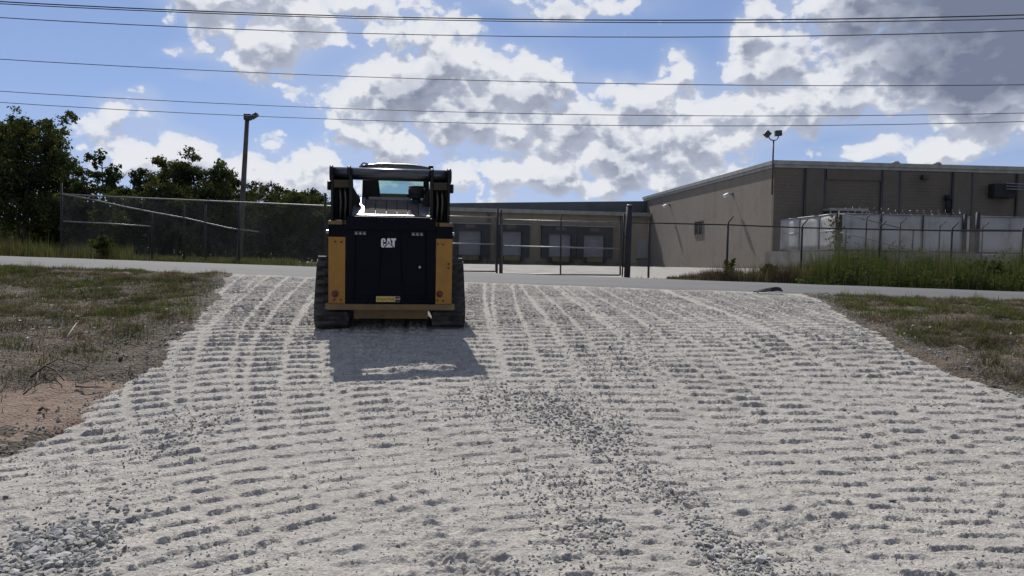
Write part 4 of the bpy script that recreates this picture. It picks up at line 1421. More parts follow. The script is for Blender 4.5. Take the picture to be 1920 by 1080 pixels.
# ------------------------------------------------------------------ chain-link fences and gate
def fabric_mesh(name, a, b, z0a, z0b, h, wob=.03, pitch=.075, r=.0022):
    """Woven wire: two families of slanting wires between posts a and b."""
    a = Vector((a[0], a[1], 0)); b = Vector((b[0], b[1], 0))
    Ln = (b - a).length; d = (b - a) / Ln; nr = Vector((-d.y, d.x, 0))
    V = []; Fc = []
    n = int((Ln + h) / pitch)
    for fam in (1, -1):
        for k in range(n):
            s0 = k * pitch - h if fam > 0 else k * pitch
            pts = []
            for j in range(5):
                t = j / 4
                pts.append((s0 + fam * h * t, h * t))
            # clip to the panel
            q = []
            lo = max(0.0, (0 - s0) * fam / h if fam > 0 else (s0 - Ln) / h); hi = min(1.0, (Ln - s0) / h if fam > 0 else s0 / h)
            if hi - lo < .02: continue
            base = len(V)
            for j in range(4):
                t = lo + (hi - lo) * j / 3
                s = s0 + fam * h * t
                o = wob * math.sin(s * 1.9 + t * 2.3) * math.sin(math.pi * t) + fam * r
                c = a + d * s + nr * o
                z = z0a + (z0b - z0a) * s / Ln + h * t
                for e in range(3):
                    an = e * 2.0944
                    p = c + d * (r * math.cos(an) * 1.4) + nr * (r * math.sin(an))
                    V.append((p.x, p.y, z))
            for j in range(3):
                for e in range(3):
                    i0 = base + j * 3; e2 = (e + 1) % 3
                    Fc.append((i0 + e, i0 + e2, i0 + 3 + e2, i0 + 3 + e))
    return mesh_arrays(name, V, Fc, M_wire)


M_wire = mat("chain_link_wire", (.20, .205, .215), .55, metal=.3, vscale=.8, col2=(.09, .085, .08))


def fence_origin(p): return Vector((p.x, p.y, gz(p.x, p.y)))


# right-hand fence: posts with barb arms, seen against the warehouse
FR = [(1218, 26.2, 418), (1365, 26.6, 421.5), (1504, 26.8, 427), (1650, 26.9, 430), (1785, 27.0, 432.5), (1918, 27.0, 433), (2060, 27.0, 434), (2200, 27.0, 436)]
o0 = P(1180, 519, 26.0)
fr = thing("chain_link_fence", "dark chain-link fence with angled barb arms right of the gate, in front of the warehouse", "fence", fence_origin(o0))
def rel(v, root): return Vector(v) - root.location
tops = []
for px, Y, py in FR:
    q = P(px, py, Y); tops.append(q)
    g0 = gz(q.x, q.y)
    p0 = rel((q.x, q.y, g0 - .1), fr); p1 = rel(q, fr)
    MB().tube(p0, p1 + Vector((0, 0, .04)), .036, n=10).path([p1 + Vector((0, 0, .03)), p1 + Vector((.02, -.03, .10)), p1 + Vector((.14 if px > 1300 else .04, -.12, .28))], .022, n=6).build("post", M_galw, fr)
q0 = P(1183, 417.5, 26.0)
MB().path([rel(q0, fr)] + [rel(t, fr) for t in tops], .024, n=6).build("top_rail", M_galw, fr)
allp = [q0] + tops
for a, b in zip(allp, allp[1:]):
    g0, g1 = gz(a.x, a.y), gz(b.x, b.y)
    me = fabric_mesh("wire_mesh", rel((a.x, a.y, 0), fr)[:2], rel((b.x, b.y, 0), fr)[:2], g0 + .03 - fr.location.z, g1 + .03 - fr.location.z, (a.z - g0 + b.z - g1) / 2 - .06)
    link("wire_mesh", me, fr, kind='stuff')

# heavy gate post
q = P(1175.5, 521, 25.7); qt = P(1177, 386, 25.7)
gp = thing("gate_post", "thick dark steel gate post right of the gate", "post", (q.x, q.y, gz(q.x, q.y)))
hgp = qt.z - gp.location.z
MB().tube((0, 0, -.2), (.03, 0, hgp), .10, n=20).build("post_tube", M_galw, gp)
MB().tube((.03, 0, hgp), (.03, 0, hgp + .04), .108, .07, n=20).build("post_cap", M_gal, gp)
MB().tube((-.15, 0, .02), (-.13, 0, hgp - .25), .025, n=8).box((-.12, 0, 1.3), (.08, .05, .05)).box((-.12, 0, .35), (.08, .05, .05)).build("hinge_rod", M_galw, gp)


M_gst = mat('gate_stile_steel', (.075, .077, .08), .6, metal=.2, vscale=5, col2=(.05, .05, .05))


def gate_leaf(label, x0, x1, Y, tops_, mids_, bots_, mid_px=None):
    a, b = P(x0, bots_[0], Y), P(x1, bots_[1], Y)
    g_ = thing("chain_link_gate", label, "gate", (a.x, a.y, gz(a.x, a.y)), 0, "gate leaves across the yard entrance")
    def pt(px, py): return rel(P(px, py, Y), g_)
    tl, tr = pt(x0, tops_[0]), pt(x1, tops_[1]); bl, br_ = pt(x0, bots_[0]), pt(x1, bots_[1])
    ml, mr = pt(x0, mids_[0]), pt(x1, mids_[1])
    for A_, B_, nm, r in ((bl, tl, "stile", .028), (br_, tr, "stile", .028), (tl, tr, "rail", .024), (ml, mr, "rail", .022), (bl, br_, "rail", .026)):
        MB().tube(A_, B_, r, n=8).build(nm, M_gst if nm == "stile" else M_gal, g_)
    if mid_px:
        t = (mid_px - x0) / (x1 - x0)
        MB().tube(bl.lerp(br_, t), tl.lerp(tr, t) + Vector((.01, 0, .22)), .026, n=8).build("stile", M_galw, g_)
    h = ((tl.z - bl.z) + (tr.z - br_.z)) / 2
    link("wire_mesh", fabric_mesh("wire_mesh", bl[:2], br_[:2], bl.z, br_.z, h, .01), g_, kind='stuff')
    return g_


gate_leaf("long chain-link gate leaf left of the thick gate post", 941, 1163, 25.6, (412, 417.5), (461, 466.5), (513.5, 516), 1051)
gate_leaf("chain-link gate leaf showing beside the loader's right edge", 772, 930, 26.2, (403.5, 408), (455, 458), (507, 509))
for px, py0, py1, lab_ in ((931.5, 512, 391, "slim gate post at the meeting of the two leaves, the left one of the pair"), (937.5, 514, 394, "slim gate post at the meeting of the two leaves, the right one of the pair")):
    q = P(px, py0, 25.9); qt = P(px, py1, 25.9)
    t_ = thing("meeting_post", lab_, "post", (q.x, q.y, gz(q.x, q.y)), 0, "slim posts where the gate leaves meet")
    MB().tube((0, 0, -.1), (0, 0, qt.z - t_.location.z), .034, n=10).ball((0, 0, qt.z - t_.location.z), .036, 1, (1, 1, .6)).build("post_tube", M_galw, t_)

# left-hand fence
FL = [(115, 28.0, 364, 343), (285, 27.9, 371.5, 398), (345, 27.8, 374, 385), (385, 27.8, 376, 384), (448, 27.7, 379, 379), (610, 27.4, 386, 362)]
q = P(115, 486, 28.0)
fl = thing("chain_link_fence", "weathered chain-link fence with a fallen rail, left of the loader before the trees", "fence", (q.x, q.y, gz(q.x, q.y)))
tl_ = []
for px, Y, pr_, pt_ in FL:
    a = P(px, pt_, Y); g0 = gz(a.x, a.y)
    tl_.append(P(px, pr_, Y))
    MB().tube(rel((a.x, a.y, g0 - .1), fl), rel(a, fl), .042 if px in (115, 610) else .034, n=10).build("post", M_galw, fl)
ext = P(-180, 352, 28.2)
MB().path([rel(P(115, 364, 27.95), fl), rel(P(260, 371, 27.9), fl), rel(P(448, 379, 27.7), fl), rel(P(610, 386, 27.4), fl), rel(P(770, 394, 26.6), fl)], .026, n=6).build("top_rail", M_gal, fl)
MB().path([rel(P(*p), fl) for p in ((118, 364, 27.9), (165, 372.5, 27.85), (240, 389, 27.8), (292, 399, 27.8), (350, 409.5, 27.75), (430, 428, 27.7), (485, 434.5, 27.7))], .026, n=6).build("fallen_rail", M_gal, fl)
MB().path([rel(P(*p), fl) for p in ((119, 415, 27.9), (200, 419, 27.85), (283, 424.5, 27.8))], .024, n=6).build("mid_rail", M_gal, fl)
pts_f = [P(115, 364, 28.0), P(285, 371.5, 27.9), P(448, 379, 27.7), P(610, 386, 27.4), P(765, 393, 26.7)]
for a, b in zip(pts_f, pts_f[1:]):
    g0, g1 = gz(a.x, a.y), gz(b.x, b.y)
    link("wire_mesh", fabric_mesh("wire_mesh", rel((a.x, a.y, 0), fl)[:2], rel((b.x, b.y, 0), fl)[:2], g0 + .03 - fl.location.z, g1 + .03 - fl.location.z, (a.z - g0 + b.z - g1) / 2 - .04, .06, r=.0024), fl, kind='stuff')

# broken inner fence between the weeds and the platform
FI = [(1586, 33.6, 430), (1625, 34, 409), (1688, 34, 419), (1712, 33.6, 432), (1762, 34, 425), (1842, 34, 428), (1940, 34, 430)]
q = P(1586, 478, 33.6)
fi = thing("broken_fence", "broken inner fence of thin posts with slanting fallen rails, behind the weeds", "fence", (q.x, q.y, gz(q.x, q.y)))
for px, Y, py in FI:
    a = P(px, py, Y); g0 = gz(a.x, a.y)
    m_ = MB().tube(rel((a.x, a.y, g0 - .1), fi), rel(a, fi), .034, n=8)
    if px in (1625, 1688, 1762, 1842): m_.path([rel(a, fi), rel(a, fi) + Vector((.1, -.02, .10)), rel(a, fi) + Vector((.24, -.05, .24))], .02, n=5)
    m_.build("post", M_galw, fi)
for pts in (((1574, 401, 34.2), (1625, 412, 34.1), (1690, 428, 34)), ((1576, 436, 34.1), (1620, 446, 34), (1690, 466, 33.9), (1760, 475.5, 33.8)), ((1842, 478, 34), (1930, 477, 34))):
    MB().path([rel(P(*p), fi) for p in pts], .024, n=6).build("fallen_rail", M_gal, fi)
MB().path([rel(P(*p), fi) for p in ((1688, 431, 34), (1762, 432, 34), (1842, 431, 34), (1940, 432, 34))], .022, n=6).build("top_rail", M_galw, fi)

# ------------------------------------------------------------------ poles and lamps
M_wood = mat("weathered_pole_wood", (.085, .075, .062), .9, vscale=3, col2=(.05, .045, .038), bump=.006, bscale=14)
qb, qt = P(447.5, 488, 32.5), P(463.5, 222, 32.5)
zg = gz(qb.x, qb.y)
lp_ = thing("light_pole", "leaning wooden pole with a floodlight at its top, behind the left fence", "light pole", (qb.x, qb.y, zg))
top = rel(qt, lp_)
MB().tube((0, 0, -.3), top, .125, .085, n=14).build("pole", M_wood, lp_)
MB().box(top + Vector((.02, -.02, .05)), (.26, .26, .26), bevel=.04).build("junction_box", M_lampd, lp_)
MB().path([top + Vector((.08, -.06, -.08)), top + Vector((.2, -.08, -.06)), top + Vector((.26, -.1, .03))], .025, n=6).build("bracket", M_lampd, lp_)
MB().box(top + Vector((.33, -.12, .08)), (.30, .26, .14), rot=Matrix.Rotation(-.55, 3, 'Y'), bevel=.02).build("lamp_head", M_lampd, lp_)

q = A0 + UB * -.16 + VB * -.10
zt_ = P(1444, 262, q.y - .1).z; zb2 = P(1444, 365, q.y - .1).z
fp = thing("roof_floodlight", "twin floodlight on a thin mast fixed to the warehouse corner", "floodlight", (q.x, q.y, zb2))
hh = zt_ - zb2
MB().tube((0, 0, 0), (0, 0, hh), .05, n=10).box((.03, .02, .5), (.12, .1, .06)).box((.03, .02, 1.6), (.12, .1, .06)).build("mast", M_lampd, fp)
MB().path([(-.30, 0, hh + .34), (-.28, 0, hh + .12), (-.15, 0, hh), (0, 0, hh - .02), (.15, 0, hh), (.28, 0, hh + .14), (.28, 0, hh + .34)], .035, n=6).build("bracket", M_lampd, fp)
MB().box((-.40, 0, hh + .36), (.36, .30, .36), rot=Matrix.Rotation(.7, 3, 'Y'), bevel=.03).build("lamp_head", M_lampd, fp)
MB().box((.28, 0, hh + .42), (.40, .30, .34), rot=Matrix.Rotation(-.08, 3, 'Y'), bevel=.03).build("lamp_head", M_lampd, fp)

# ------------------------------------------------------------------ overhead wires
M_cable = mat("cable_black", (.012, .013, .016), .6)
WIRES = (
    (((0, 3), (960, 36), (1920, 28)), 23.0, 0.0164, "thick black overhead cable, topmost of all the wires"),
    (((0, 7), (960, 40), (1920, 35)), 23.3, 0.0133, "black overhead cable running just under the topmost one"),
    (((0, 33), (960, 68), (1920, 57.5)), 23.8, 0.0125, "black overhead wire crossing between the topmost pair and the wider gap below"),
    (((0, 111), (960, 152.5), (1920, 159)), 24.3, 0.0105, "thin overhead wire alone in the middle of the sky"),
    (((0, 171), (960, 212.5), (1920, 212)), 24.8, 0.0098, "thin overhead wire just above the lowest one"),
    (((0, 192), (960, 232.5), (1920, 228)), 25.2, 0.0098, "lowest thin overhead wire, passing the top of the wooden light pole"),
)
for pts, Y, r, lab_ in WIRES:
    c2 = np.polyfit([p[0] for p in pts], [p[1] for p in pts], 2)
    pp = [P(px, float(np.polyval(c2, px)), Y) for px in range(-500, 2421, 146)]
    t_ = thing("overhead_wire", lab_, "power line", pp[0], 0, "overhead wires along the road")
    t_.data = None
    MB().path([p - pp[0] for p in pp], r, n=6).build("cable", M_cable, t_)

# ------------------------------------------------------------------ vegetation
G_dark = foliage_mat("leaf_dark", (.042, .056, .028), .5, .25)
G_mid = foliage_mat("leaf_mid", (.060, .080, .034), .5, .3)
G_warm = foliage_mat("leaf_warm", (.085, .090, .036), .5, .35)
G_grass = foliage_mat("grass_green", (.092, .120, .038), .5, .35)
G_olive = foliage_mat("grass_olive", (.075, .074, .036), .5, .3)
G_straw = foliage_mat("grass_straw", (.19, .16, .11), .5, .25)
G_grey = foliage_mat("grass_dead_grey", (.135, .115, .095), .5, .2)
G_brown = foliage_mat("weed_brown", (.085, .060, .044), .5, .2)
M_bark = mat("bark", (.055, .045, .036), .95, vscale=5, col2=(.03, .025, .02), bump=.01, bscale=20)


def leaf_cards(C, size, rng, flat=0.0):
    """Four-corner leaves at centres C, each turned its own way."""
    n = len(C)
    a = rng.normal(size=(n, 3)); a[:, 2] *= (1 - flat); a /= np.linalg.norm(a, axis=1)[:, None]
    b = rng.normal(size=(n, 3)); b -= a * (a * b).sum(1)[:, None]; b /= np.linalg.norm(b, axis=1)[:, None]
    s = size * rng.uniform(.6, 1.35, (n, 1))
    V = np.stack([C - a * s, C + b * s * .5, C + a * s, C - b * s * .5], 1).reshape(-1, 3)
    Fc = np.arange(4 * n).reshape(-1, 4)
    return V, Fc


def grow(rng, h, spread, lean=0.0, n_limb=9, first=.25, up=.5, shape='round', stems=1):
    """Skeleton: list of (a, b, r0, r1) and twig tips with their clump radius."""
    segs = []; tips = []
    for st in range(stems):
        ang0 = rng.uniform(0, 6.28)
        off = Vector((math.cos(ang0), math.sin(ang0), 0)) * (.12 * spread if stems > 1 else 0)
        p = off.copy(); d = Vector((rng.normal(0, .08) + off.x * .25 / max(spread, .1), rng.normal(0, .08) + off.y * .25 / max(spread, .1), 1)).normalized()
        n = 9; r = h * .022 / stems ** .4
        axis = [p.copy()]
        for k in range(n):
            q = p + d * (h * .92 / n)
            segs.append((p.copy(), q.copy(), r * (1 - k / (n + 1)), r * (1 - (k + 1) / (n + 1))))
            p = q; axis.append(p.copy())
            d = (d + Vector((rng.normal(0, .09), rng.normal(0, .09), .12))).normalized()
        tips.append((p, .05 * h, 1.0))
        for k in range(n_limb):
            t = first + (1 - first) * (k + rng.uniform(.1, .9)) / n_limb
            base = axis[min(n, int(t * n))].lerp(axis[min(n, int(t * n) + 1)], rng.uniform(0, 1))
            if shape == 'round': L_ = spread * (.45 + .65 * math.sin(math.pi * min(1, .18 + .80 * t))) * rng.uniform(.65, 1.1)
            elif shape == 'cone': L_ = spread * (1.08 - t) * rng.uniform(.7, 1.2)
            else: L_ = spread * (.9 - .35 * t) * rng.uniform(.5, 1.25)
            az = k * 2.4 + rng.uniform(-.6, .6)
            dd = Vector((math.cos(az), math.sin(az), up * rng.uniform(.5, 1.5))).normalized()
            a = base; rr = r * .45 * (1 - t * .6)
            m = 4
            for j in range(m):
                b = a + dd * (L_ / m)
                segs.append((a.copy(), b.copy(), rr * (1 - j / (m + .5)), rr * (1 - (j + 1) / (m + .5))))
                if j >= 1:
                    for w in range(2):
                        e = b + Vector((rng.normal(0, .3), rng.normal(0, .3), rng.normal(.12, .25))) * L_ * .42
                        segs.append((b.copy(), e.copy(), rr * .35, rr * .1))
                        tips.append((e, L_ * .17, .8))
                a = b
                dd = (dd + Vector((rng.normal(0, .22), rng.normal(0, .22), rng.normal(.06, .15)))).normalized()
            tips.append((a, L_ * .2, 1.0))
    return segs, tips


def add_tree(name, label, cat, loc, h, spread, n_leaf, leaf=.10, seed=1, group=None, mats=None, **kw):
    rng = np.random.default_rng(seed)
    t = thing(name, label, cat, (loc.x, loc.y, gz(loc.x, loc.y) - .05), rng.uniform(-.3, .3), group)
    segs, tips = grow(rng, h, spread, **kw)
    mb = MB()
    fz0 = h / max(max(p.z + r * .6 for p, r, w in tips), .1)
    for a, b, r0, r1 in segs:
        a = Vector((a.x, a.y, a.z * fz0)); b = Vector((b.x, b.y, b.z * fz0))
        mb.tube(a, b, max(r0, .008), max(r1, .006), n=5, cap=False)
    mb.build("trunk" if name.endswith("tree") else "stems", M_bark, t)
    T_ = np.array([p[:] for p, r, w in tips]); Rr = np.array([r for p, r, w in tips])
    pr = Rr ** 1.6; pr /= pr.sum()
    k = rng.choice(len(T_), n_leaf, p=pr)
    off = rng.normal(size=(n_leaf, 3)); off /= np.linalg.norm(off, axis=1)[:, None]
    off *= rng.uniform(0, 1, (n_leaf, 1)) ** .45 * rng.choice([.8, 1.0, 1.35], (n_leaf, 1), p=[.4, .4, .2])
    off[:, 2] *= .75
    C = T_[k] + off * (Rr[k] * 1.15)[:, None]
    C[:, 2] = np.maximum(C[:, 2], .06)
    fz = h / max(C[:, 2].max(), .1)                 # crown top at the height asked for
    C[:, 2] *= fz
    V, Fc = leaf_cards(C, leaf, rng)
    mi = (_hash(k * 1.0, k * 0.0, 7) * 2.999).astype(np.int32)
    me = mesh_arrays("crown", V, Fc, mats or [G_dark, G_mid, G_warm], mi)
    link("crown" if name.endswith("tree") else "foliage", me, t)
    return t


def at(px, Y):
    q = P(px, 480, Y); return Vector((q.x, q.y, 0))


def height_to(px, py, Y):
    q = P(px, py, Y); return q.z - gz(q.x, q.y)


TREES = (
    (42, 44, 203, 2.45, 15000, dict(n_limb=26, first=.16, up=.55, shape='round', stems=3), "tallest dark broadleaf tree at the far left beyond the road"),
    (-75, 47, 215, 3.2, 6000, dict(n_limb=16, first=.14, up=.5, shape='round', stems=2), "dark tree cut by the frame at the extreme left"),
    (203, 45, 279, 2.7, 7500, dict(n_limb=20, first=.10, up=.35, shape='cone'), "cedar-like tree with a narrow pointed top, right of the tallest tree"),
    (255, 46, 318, 2.3, 5200, dict(n_limb=14, first=.1, up=.6, shape='loose'), "bushy low tree between the pointed cedar and the ragged tree"),
    (300, 45, 291, 2.2, 5000, dict(n_limb=13, first=.12, up=.9, shape='loose', stems=2), "ragged open tree with upright shoots right of the bushy low tree"),
    (378, 45, 272, 2.5, 6500, dict(n_limb=18, first=.12, up=.9, shape='loose', stems=2), "tall ragged tree with feathery shoots, left of the wooden light pole"),
    (430, 47, 318, 1.9, 3600, dict(n_limb=14, first=.1, up=.6, shape='round'), "rounded tree just left of the wooden light pole"),
    (490, 48, 338, 2.3, 5200, dict(n_limb=14, first=.1, up=.5, shape='round'), "low dark tree just right of the wooden light pole"),
    (545, 50, 343, 2.5, 6000, dict(n_limb=14, first=.12, up=.5, shape='round'), "round topped dark tree midway between light pole and loader"),
    (592, 50, 364, 2.2, 4600, dict(n_limb=12, first=.1, up=.5, shape='round'), "small tree left of the loader, lower than its round topped neighbour"),
    (628, 52, 362, 2.0, 3200, dict(n_limb=12, first=.1, up=.5, shape='round'), "tree half hidden behind the loader's left tower"),
)
for i, (px, Y, py, sp_, n_, kw, lab_) in enumerate(TREES):
    add_tree("cedar_tree" if 'cedar-like' in lab_ else "broadleaf_tree", lab_, "tree", at(px, Y), height_to(px, py, Y), sp_ * 1.15, int(n_ * 2.0), .088 if i else .10, 30 + i, "trees beyond the left fence", **kw)
SHR = ((95, 46, 400, 1.4, "dark shrub under the right edge of the tallest tree"), (150, 43, 325, 1.5, "dark shrub between the tallest tree and the pointed cedar"), (232, 42, 345, 1.6, "dark shrub right under the pointed cedar"),
       (285, 43, 338, 1.5, "dark shrub under the ragged open tree, above the end of the middle fence rail"), (340, 42, 330, 1.7, "dark shrub behind the third fence post, left under the tall feathery tree"), (405, 43, 335, 1.6, "dark shrub under the rounded tree left of the wooden pole"),
       (465, 44, 342, 1.7, "dark shrub directly behind the wooden light pole"), (520, 45, 352, 1.7, "dark shrub between the wooden pole and the round topped tree"), (570, 46, 358, 1.7, "dark shrub right under the round topped tree"),
       (610, 46, 372, 1.6, "dark shrub behind the tall fence post beside the loader"), (665, 48, 400, 1.8, "dark shrub seen past the loader's left tower"))
for i, (px, Y, py, sp_, lab_) in enumerate(SHR):
    add_tree("thicket_shrub", lab_, "shrub", at(px, Y), height_to(px, py, Y), sp_, 3600, .095, 60 + i, "thicket shrubs under the trees", n_limb=12, first=.05, up=.7, shape='round', stems=2)
# the wood behind, one mass
rng = np.random.default_rng(5)
n_ = 26000
wx = rng.uniform(-56, -6, n_); wy = rng.uniform(60, 72, n_)
top_ = 4.2 + 1.3 * fbm(wx, wy * .2, .16, 3, 21) + 1.0 * fbm(wx, wy, .7, 3, 22)
top_ = np.where(wx < -37, top_ * .62, top_)
wz_ = ground_z(wx, wy) + rng.uniform(0, 1, n_) ** .8 * np.maximum(top_, .8)
V, Fc = leaf_cards(np.stack([wx, wy, wz_], 1), .26, rng)
link("woodland", mesh_arrays("woodland", V, Fc, [G_dark, G_mid], rng.integers(0, 2, n_)), kind='stuff')
# distant wood that closes the horizon outside the yard
n_ = 16000
wx = np.concatenate([rng.uniform(-420, -50, n_ // 2), rng.uniform(60, 420, n_ // 2)]); wy = rng.uniform(190, 230, n_)
wz_ = ground_z(wx, wy) + rng.uniform(0, 1, n_) * (7 + 3 * fbm(wx, wy, .05, 3, 31))
V, Fc = leaf_cards(np.stack([wx, wy, wz_], 1), 1.1, rng)
link("far_woods", mesh_arrays("far_woods", V, Fc, [G_dark, G_mid], rng.integers(0, 2, n_)), kind='stuff')


def blades(x, y, z0, length, width, rng, lean=.5, flatness=0.0, segs=2):
    """Tapered bent blades."""
    n = len(x)
    az = rng.uniform(0, 6.2832, n)
    dirx, diry = np.cos(az), np.sin(az)
    L_ = length * rng.uniform(.5, 1.25, n)
    ln = np.clip(rng.normal(lean, .25, n) + flatness, 0.02, 1.5)
    V = []
    wx_, wy_ = -diry * width, dirx * width
    for k in range(segs + 1):
        t = k / segs
        o = L_ * np.sin(ln * t) * t; u = L_ * np.cos(ln * t) * t
        w = (1 - t * .92)
        cx, cy, cz = x + dirx * o, y + diry * o, z0 + u
        V.append(np.stack([cx - wx_ * w, cy - wy_ * w, cz], 1)); V.append(np.stack([cx + wx_ * w, cy + wy_ * w, cz], 1))
    V = np.stack(V, 1).reshape(-1, 3)
    m = 2 * (segs + 1)
    base = np.arange(n)[:, None] * m
    Fc = np.concatenate([base + np.array([2 * k, 2 * k + 1, 2 * k + 3, 2 * k + 2]) for k in range(segs)], 1).reshape(-1, 4)
    return V, Fc


def scatter(n, x0, x1, y0, y1, dens, rng):
    out = []
    have = 0
    while have < n:
        x = rng.uniform(x0, x1, n * 2); y = rng.uniform(y0, y1, n * 2)
        k = rng.uniform(0, 1, n * 2) < dens(x, y)
        out.append(np.stack([x[k], y[k]], 1)); have += k.sum()
        if len(out) > 60: break
    p = np.concatenate(out)[:n]
    return p[:, 0], p[:, 1]


def verge_density(side):
    def f(x, y):
        e = (np.interp(y, _le_y, _le_x) - x) if side < 0 else (x - np.interp(y, _re_y, _re_x))
        ok = (e > -.12) & (y < road_near(x) - .05) & (np.abs(x) < .70 * y + 1.5)
        cl = clay_amount(x, y) if side < 0 else np.zeros_like(x)
        return ok * np.clip(.60 + .75 * fbm(x, y, 1.1, 4, 91), .10, 1) * np.clip(1.1 - 1.5 * cl, .02, 1) * _ss(e, -.15, .6) * np.where((side < 0), np.clip(.25 + _ss(y, 8.5, 12.5), 0, 1), 1)
    return f


rng = np.random.default_rng(11)
for side, x0, x1, n_ in ((-1, -15, -2.8, 120000), (1, 4.2, 15, 100000)):
    x, y = scatter(n_, x0, x1, 6.0, 18.8, verge_density(side), rng)
    tall = np.clip(.6 + .9 * fbm(x, y, 1.6, 3, 95), .25, 1.6)
    V, Fc = blades(x, y, verge_z(x, y) - .01, .10 * tall, .0048, rng, .70)
    green = fbm(x, y, .8, 3, 97) + rng.normal(0, .35, len(x)) + (.25 if side > 0 else 0.0)
    mi = np.select([green > .52, green > -.02, green > -.45], [0, 1, 3], 2)
    mi = np.repeat(mi, 2)
    link("verge_grass", mesh_arrays("verge_grass", V, Fc, [G_grass, G_olive, G_straw, G_grey], mi), kind='stuff')
    # scattered taller tufts
    tx, ty = scatter(130, x0, x1, 6.6, 18.4, verge_density(side), rng)
    x = np.repeat(tx, 28) + rng.normal(0, .055, 130 * 28); y = np.repeat(ty, 28) + rng.normal(0, .055, 130 * 28)
    V, Fc = blades(x, y, verge_z(x, y) - .01, np.repeat(rng.uniform(.10, .24, 130), 28), .0042, rng, .55, segs=3)
    mi = np.repeat(np.repeat(rng.choice([0, 1, 2, 3], 130, p=[.36, .3, .2, .14]), 28), 3)
    link("grass_tufts", mesh_arrays("grass_tufts", V, Fc, [G_grass, G_olive, G_straw, G_grey], mi), kind='stuff')
    # dead stalks lying about
    n2 = 5200
    x, y = scatter(n2, x0, x1, 6.0, 18.8, verge_density(side), rng)
    V, Fc = blades(x, y, verge_z(x, y) + .012, np.full(n2, .16), .0045, rng, 1.42, .05)
    mi = np.repeat(rng.choice([0, 1, 2], n2, p=[.5, .35, .15]), 2)
    link("dead_stalks", mesh_arrays("dead_stalks", V, Fc, [G_straw, G_grey, G_brown], mi), kind='stuff')

# strip of grass beyond the road on the left, tall and brown towards the frame edge
def strip(n, px0, px1, Y0, Y1, hfun, wid, mats_p, name, seed, lean=.22, dens=None):
    rng = np.random.default_rng(seed)
    px = rng.uniform(px0, px1, n); Y = rng.uniform(Y0, Y1, n)
    x = (px - 960) / F_PX * Y; y = Y
    k = (y > road_far(x) + .1)
    if dens is not None: k &= rng.uniform(0, 1, n) < dens(px, Y)
    x, y, px = x[k], y[k], px[k]
    hh_ = hfun(px, x, y)
    V, Fc = blades(x, y, ground_z(x, y) - .03, hh_, wid, rng, lean, segs=3)
    mats_, p_ = mats_p
    pick = fbm(x, y, .9, 3, seed) * 1.1 + rng.normal(0, .45, len(x))
    qs = np.quantile(pick, np.cumsum(p_)[:-1])
    mi = np.repeat(np.searchsorted(qs, pick), 3)
    link(name, mesh_arrays(name, V, Fc, mats_, mi), kind='stuff')


strip(15000, -120, 560, 26.6, 40, lambda p, x, y: np.where(p < 250, .55, .20) * np.clip(.8 + .7 * fbm(x, y, .5, 3, 3), .25, 1.7), .012, ([G_brown, G_olive, G_grass, G_straw], [.28, .36, .26, .10]), "tall_grass", 41)
strip(9000, 250, 640, 25.8, 31, lambda p, x, y: .12 * np.clip(.9 + .7 * fbm(x, y, .8, 3, 3), .3, 1.7), .010, ([G_olive, G_grass, G_straw], [.35, .45, .20]), "short_grass", 42)
# rank green weeds in front of the right fence
strip(30000, 1485, 2150, 23.0, 29.5, lambda p, x, y: np.random.default_rng(3).uniform(.7, 1.25, len(x)) * np.clip(.84 + .55 * fbm(x, y, .7, 3, 13), .35, 1.6) * (.62 + .38 * _ss(y, 23.2, 25.0)) * np.clip(.5 + (p - 1485) / 90, .5, 1), .011, ([G_grass, G_mid, G_olive, G_straw], [.40, .28, .22, .10]), "tall_weeds", 43, .18)
strip(9000, 1250, 1530, 24.2, 27.5, lambda p, x, y: np.clip(.42 + .35 * fbm(x, y, 1.0, 3, 17), .10, .8) * np.clip((p - 1240) / 120, .25, 1), .010, ([G_brown, G_grey, G_olive, G_straw], [.45, .20, .22, .13]), "dead_brush", 44, .35)
strip(5000, 1190, 2150, 22.8, 25.0, lambda p, x, y: np.full(len(x), .12), .010, ([G_straw, G_olive, G_grey], [.3, .4, .3]), "short_grass", 45, .6)

rng = np.random.default_rng(46)
n_ = 17000
px = rng.uniform(1492, 2150, n_); wy = rng.uniform(23.4, 29.0, n_); wx = (px - 960) / F_PX * wy
hh_ = np.clip(.78 + .75 * fbm(wx, wy, .8, 3, 13) + .25 * fbm(wx, wy, 2.6, 3, 14), .2, 1.5) * (.6 + .4 * _ss(wy, 23.4, 25.0)) * np.clip((px - 1480) / 80, .3, 1)
wz_ = ground_z(wx, wy) + hh_ * rng.uniform(0, 1, n_) ** .75
V, Fc = leaf_cards(np.stack([wx, wy, wz_], 1), .040, rng)
link("weed_leaves", mesh_arrays("weed_leaves", V, Fc, [G_grass, G_mid, G_dark, G_olive], rng.choice([0, 1, 2, 3], n_, p=[.35, .35, .2, .1])), kind='stuff')
PL = ((190, 27.6, 438, .55, 1300, "clump of upright dark green weeds beyond the road, left of the loader"),
      (1368, 26.3, 482, .28, 420, "yellow-green sapling climbing the second post of the right fence"),
      (1442, 25.9, 492, .42, 700, "small rusty-green bush at the left end of the tall weeds"),
      (1580, 26.0, 480, .8, 1500, "leafy green bush in the tall weeds, the leftmost of the larger two"),
      (1850, 25.5, 484, .9, 1700, "leafy green bush in the tall weeds near the right frame edge"))
for i, (px, Y, py, sp_, n_, lab_) in enumerate(PL):
    add_tree("weed_bush", lab_, "bush", at(px, Y), height_to(px, py, Y), sp_, n_, .06, 80 + i, "bushes along the road", mats=[G_grass, G_mid, G_warm] if i != 2 else [G_brown, G_olive, G_warm], n_limb=9, first=.08, up=1.3, shape='loose', stems=3)
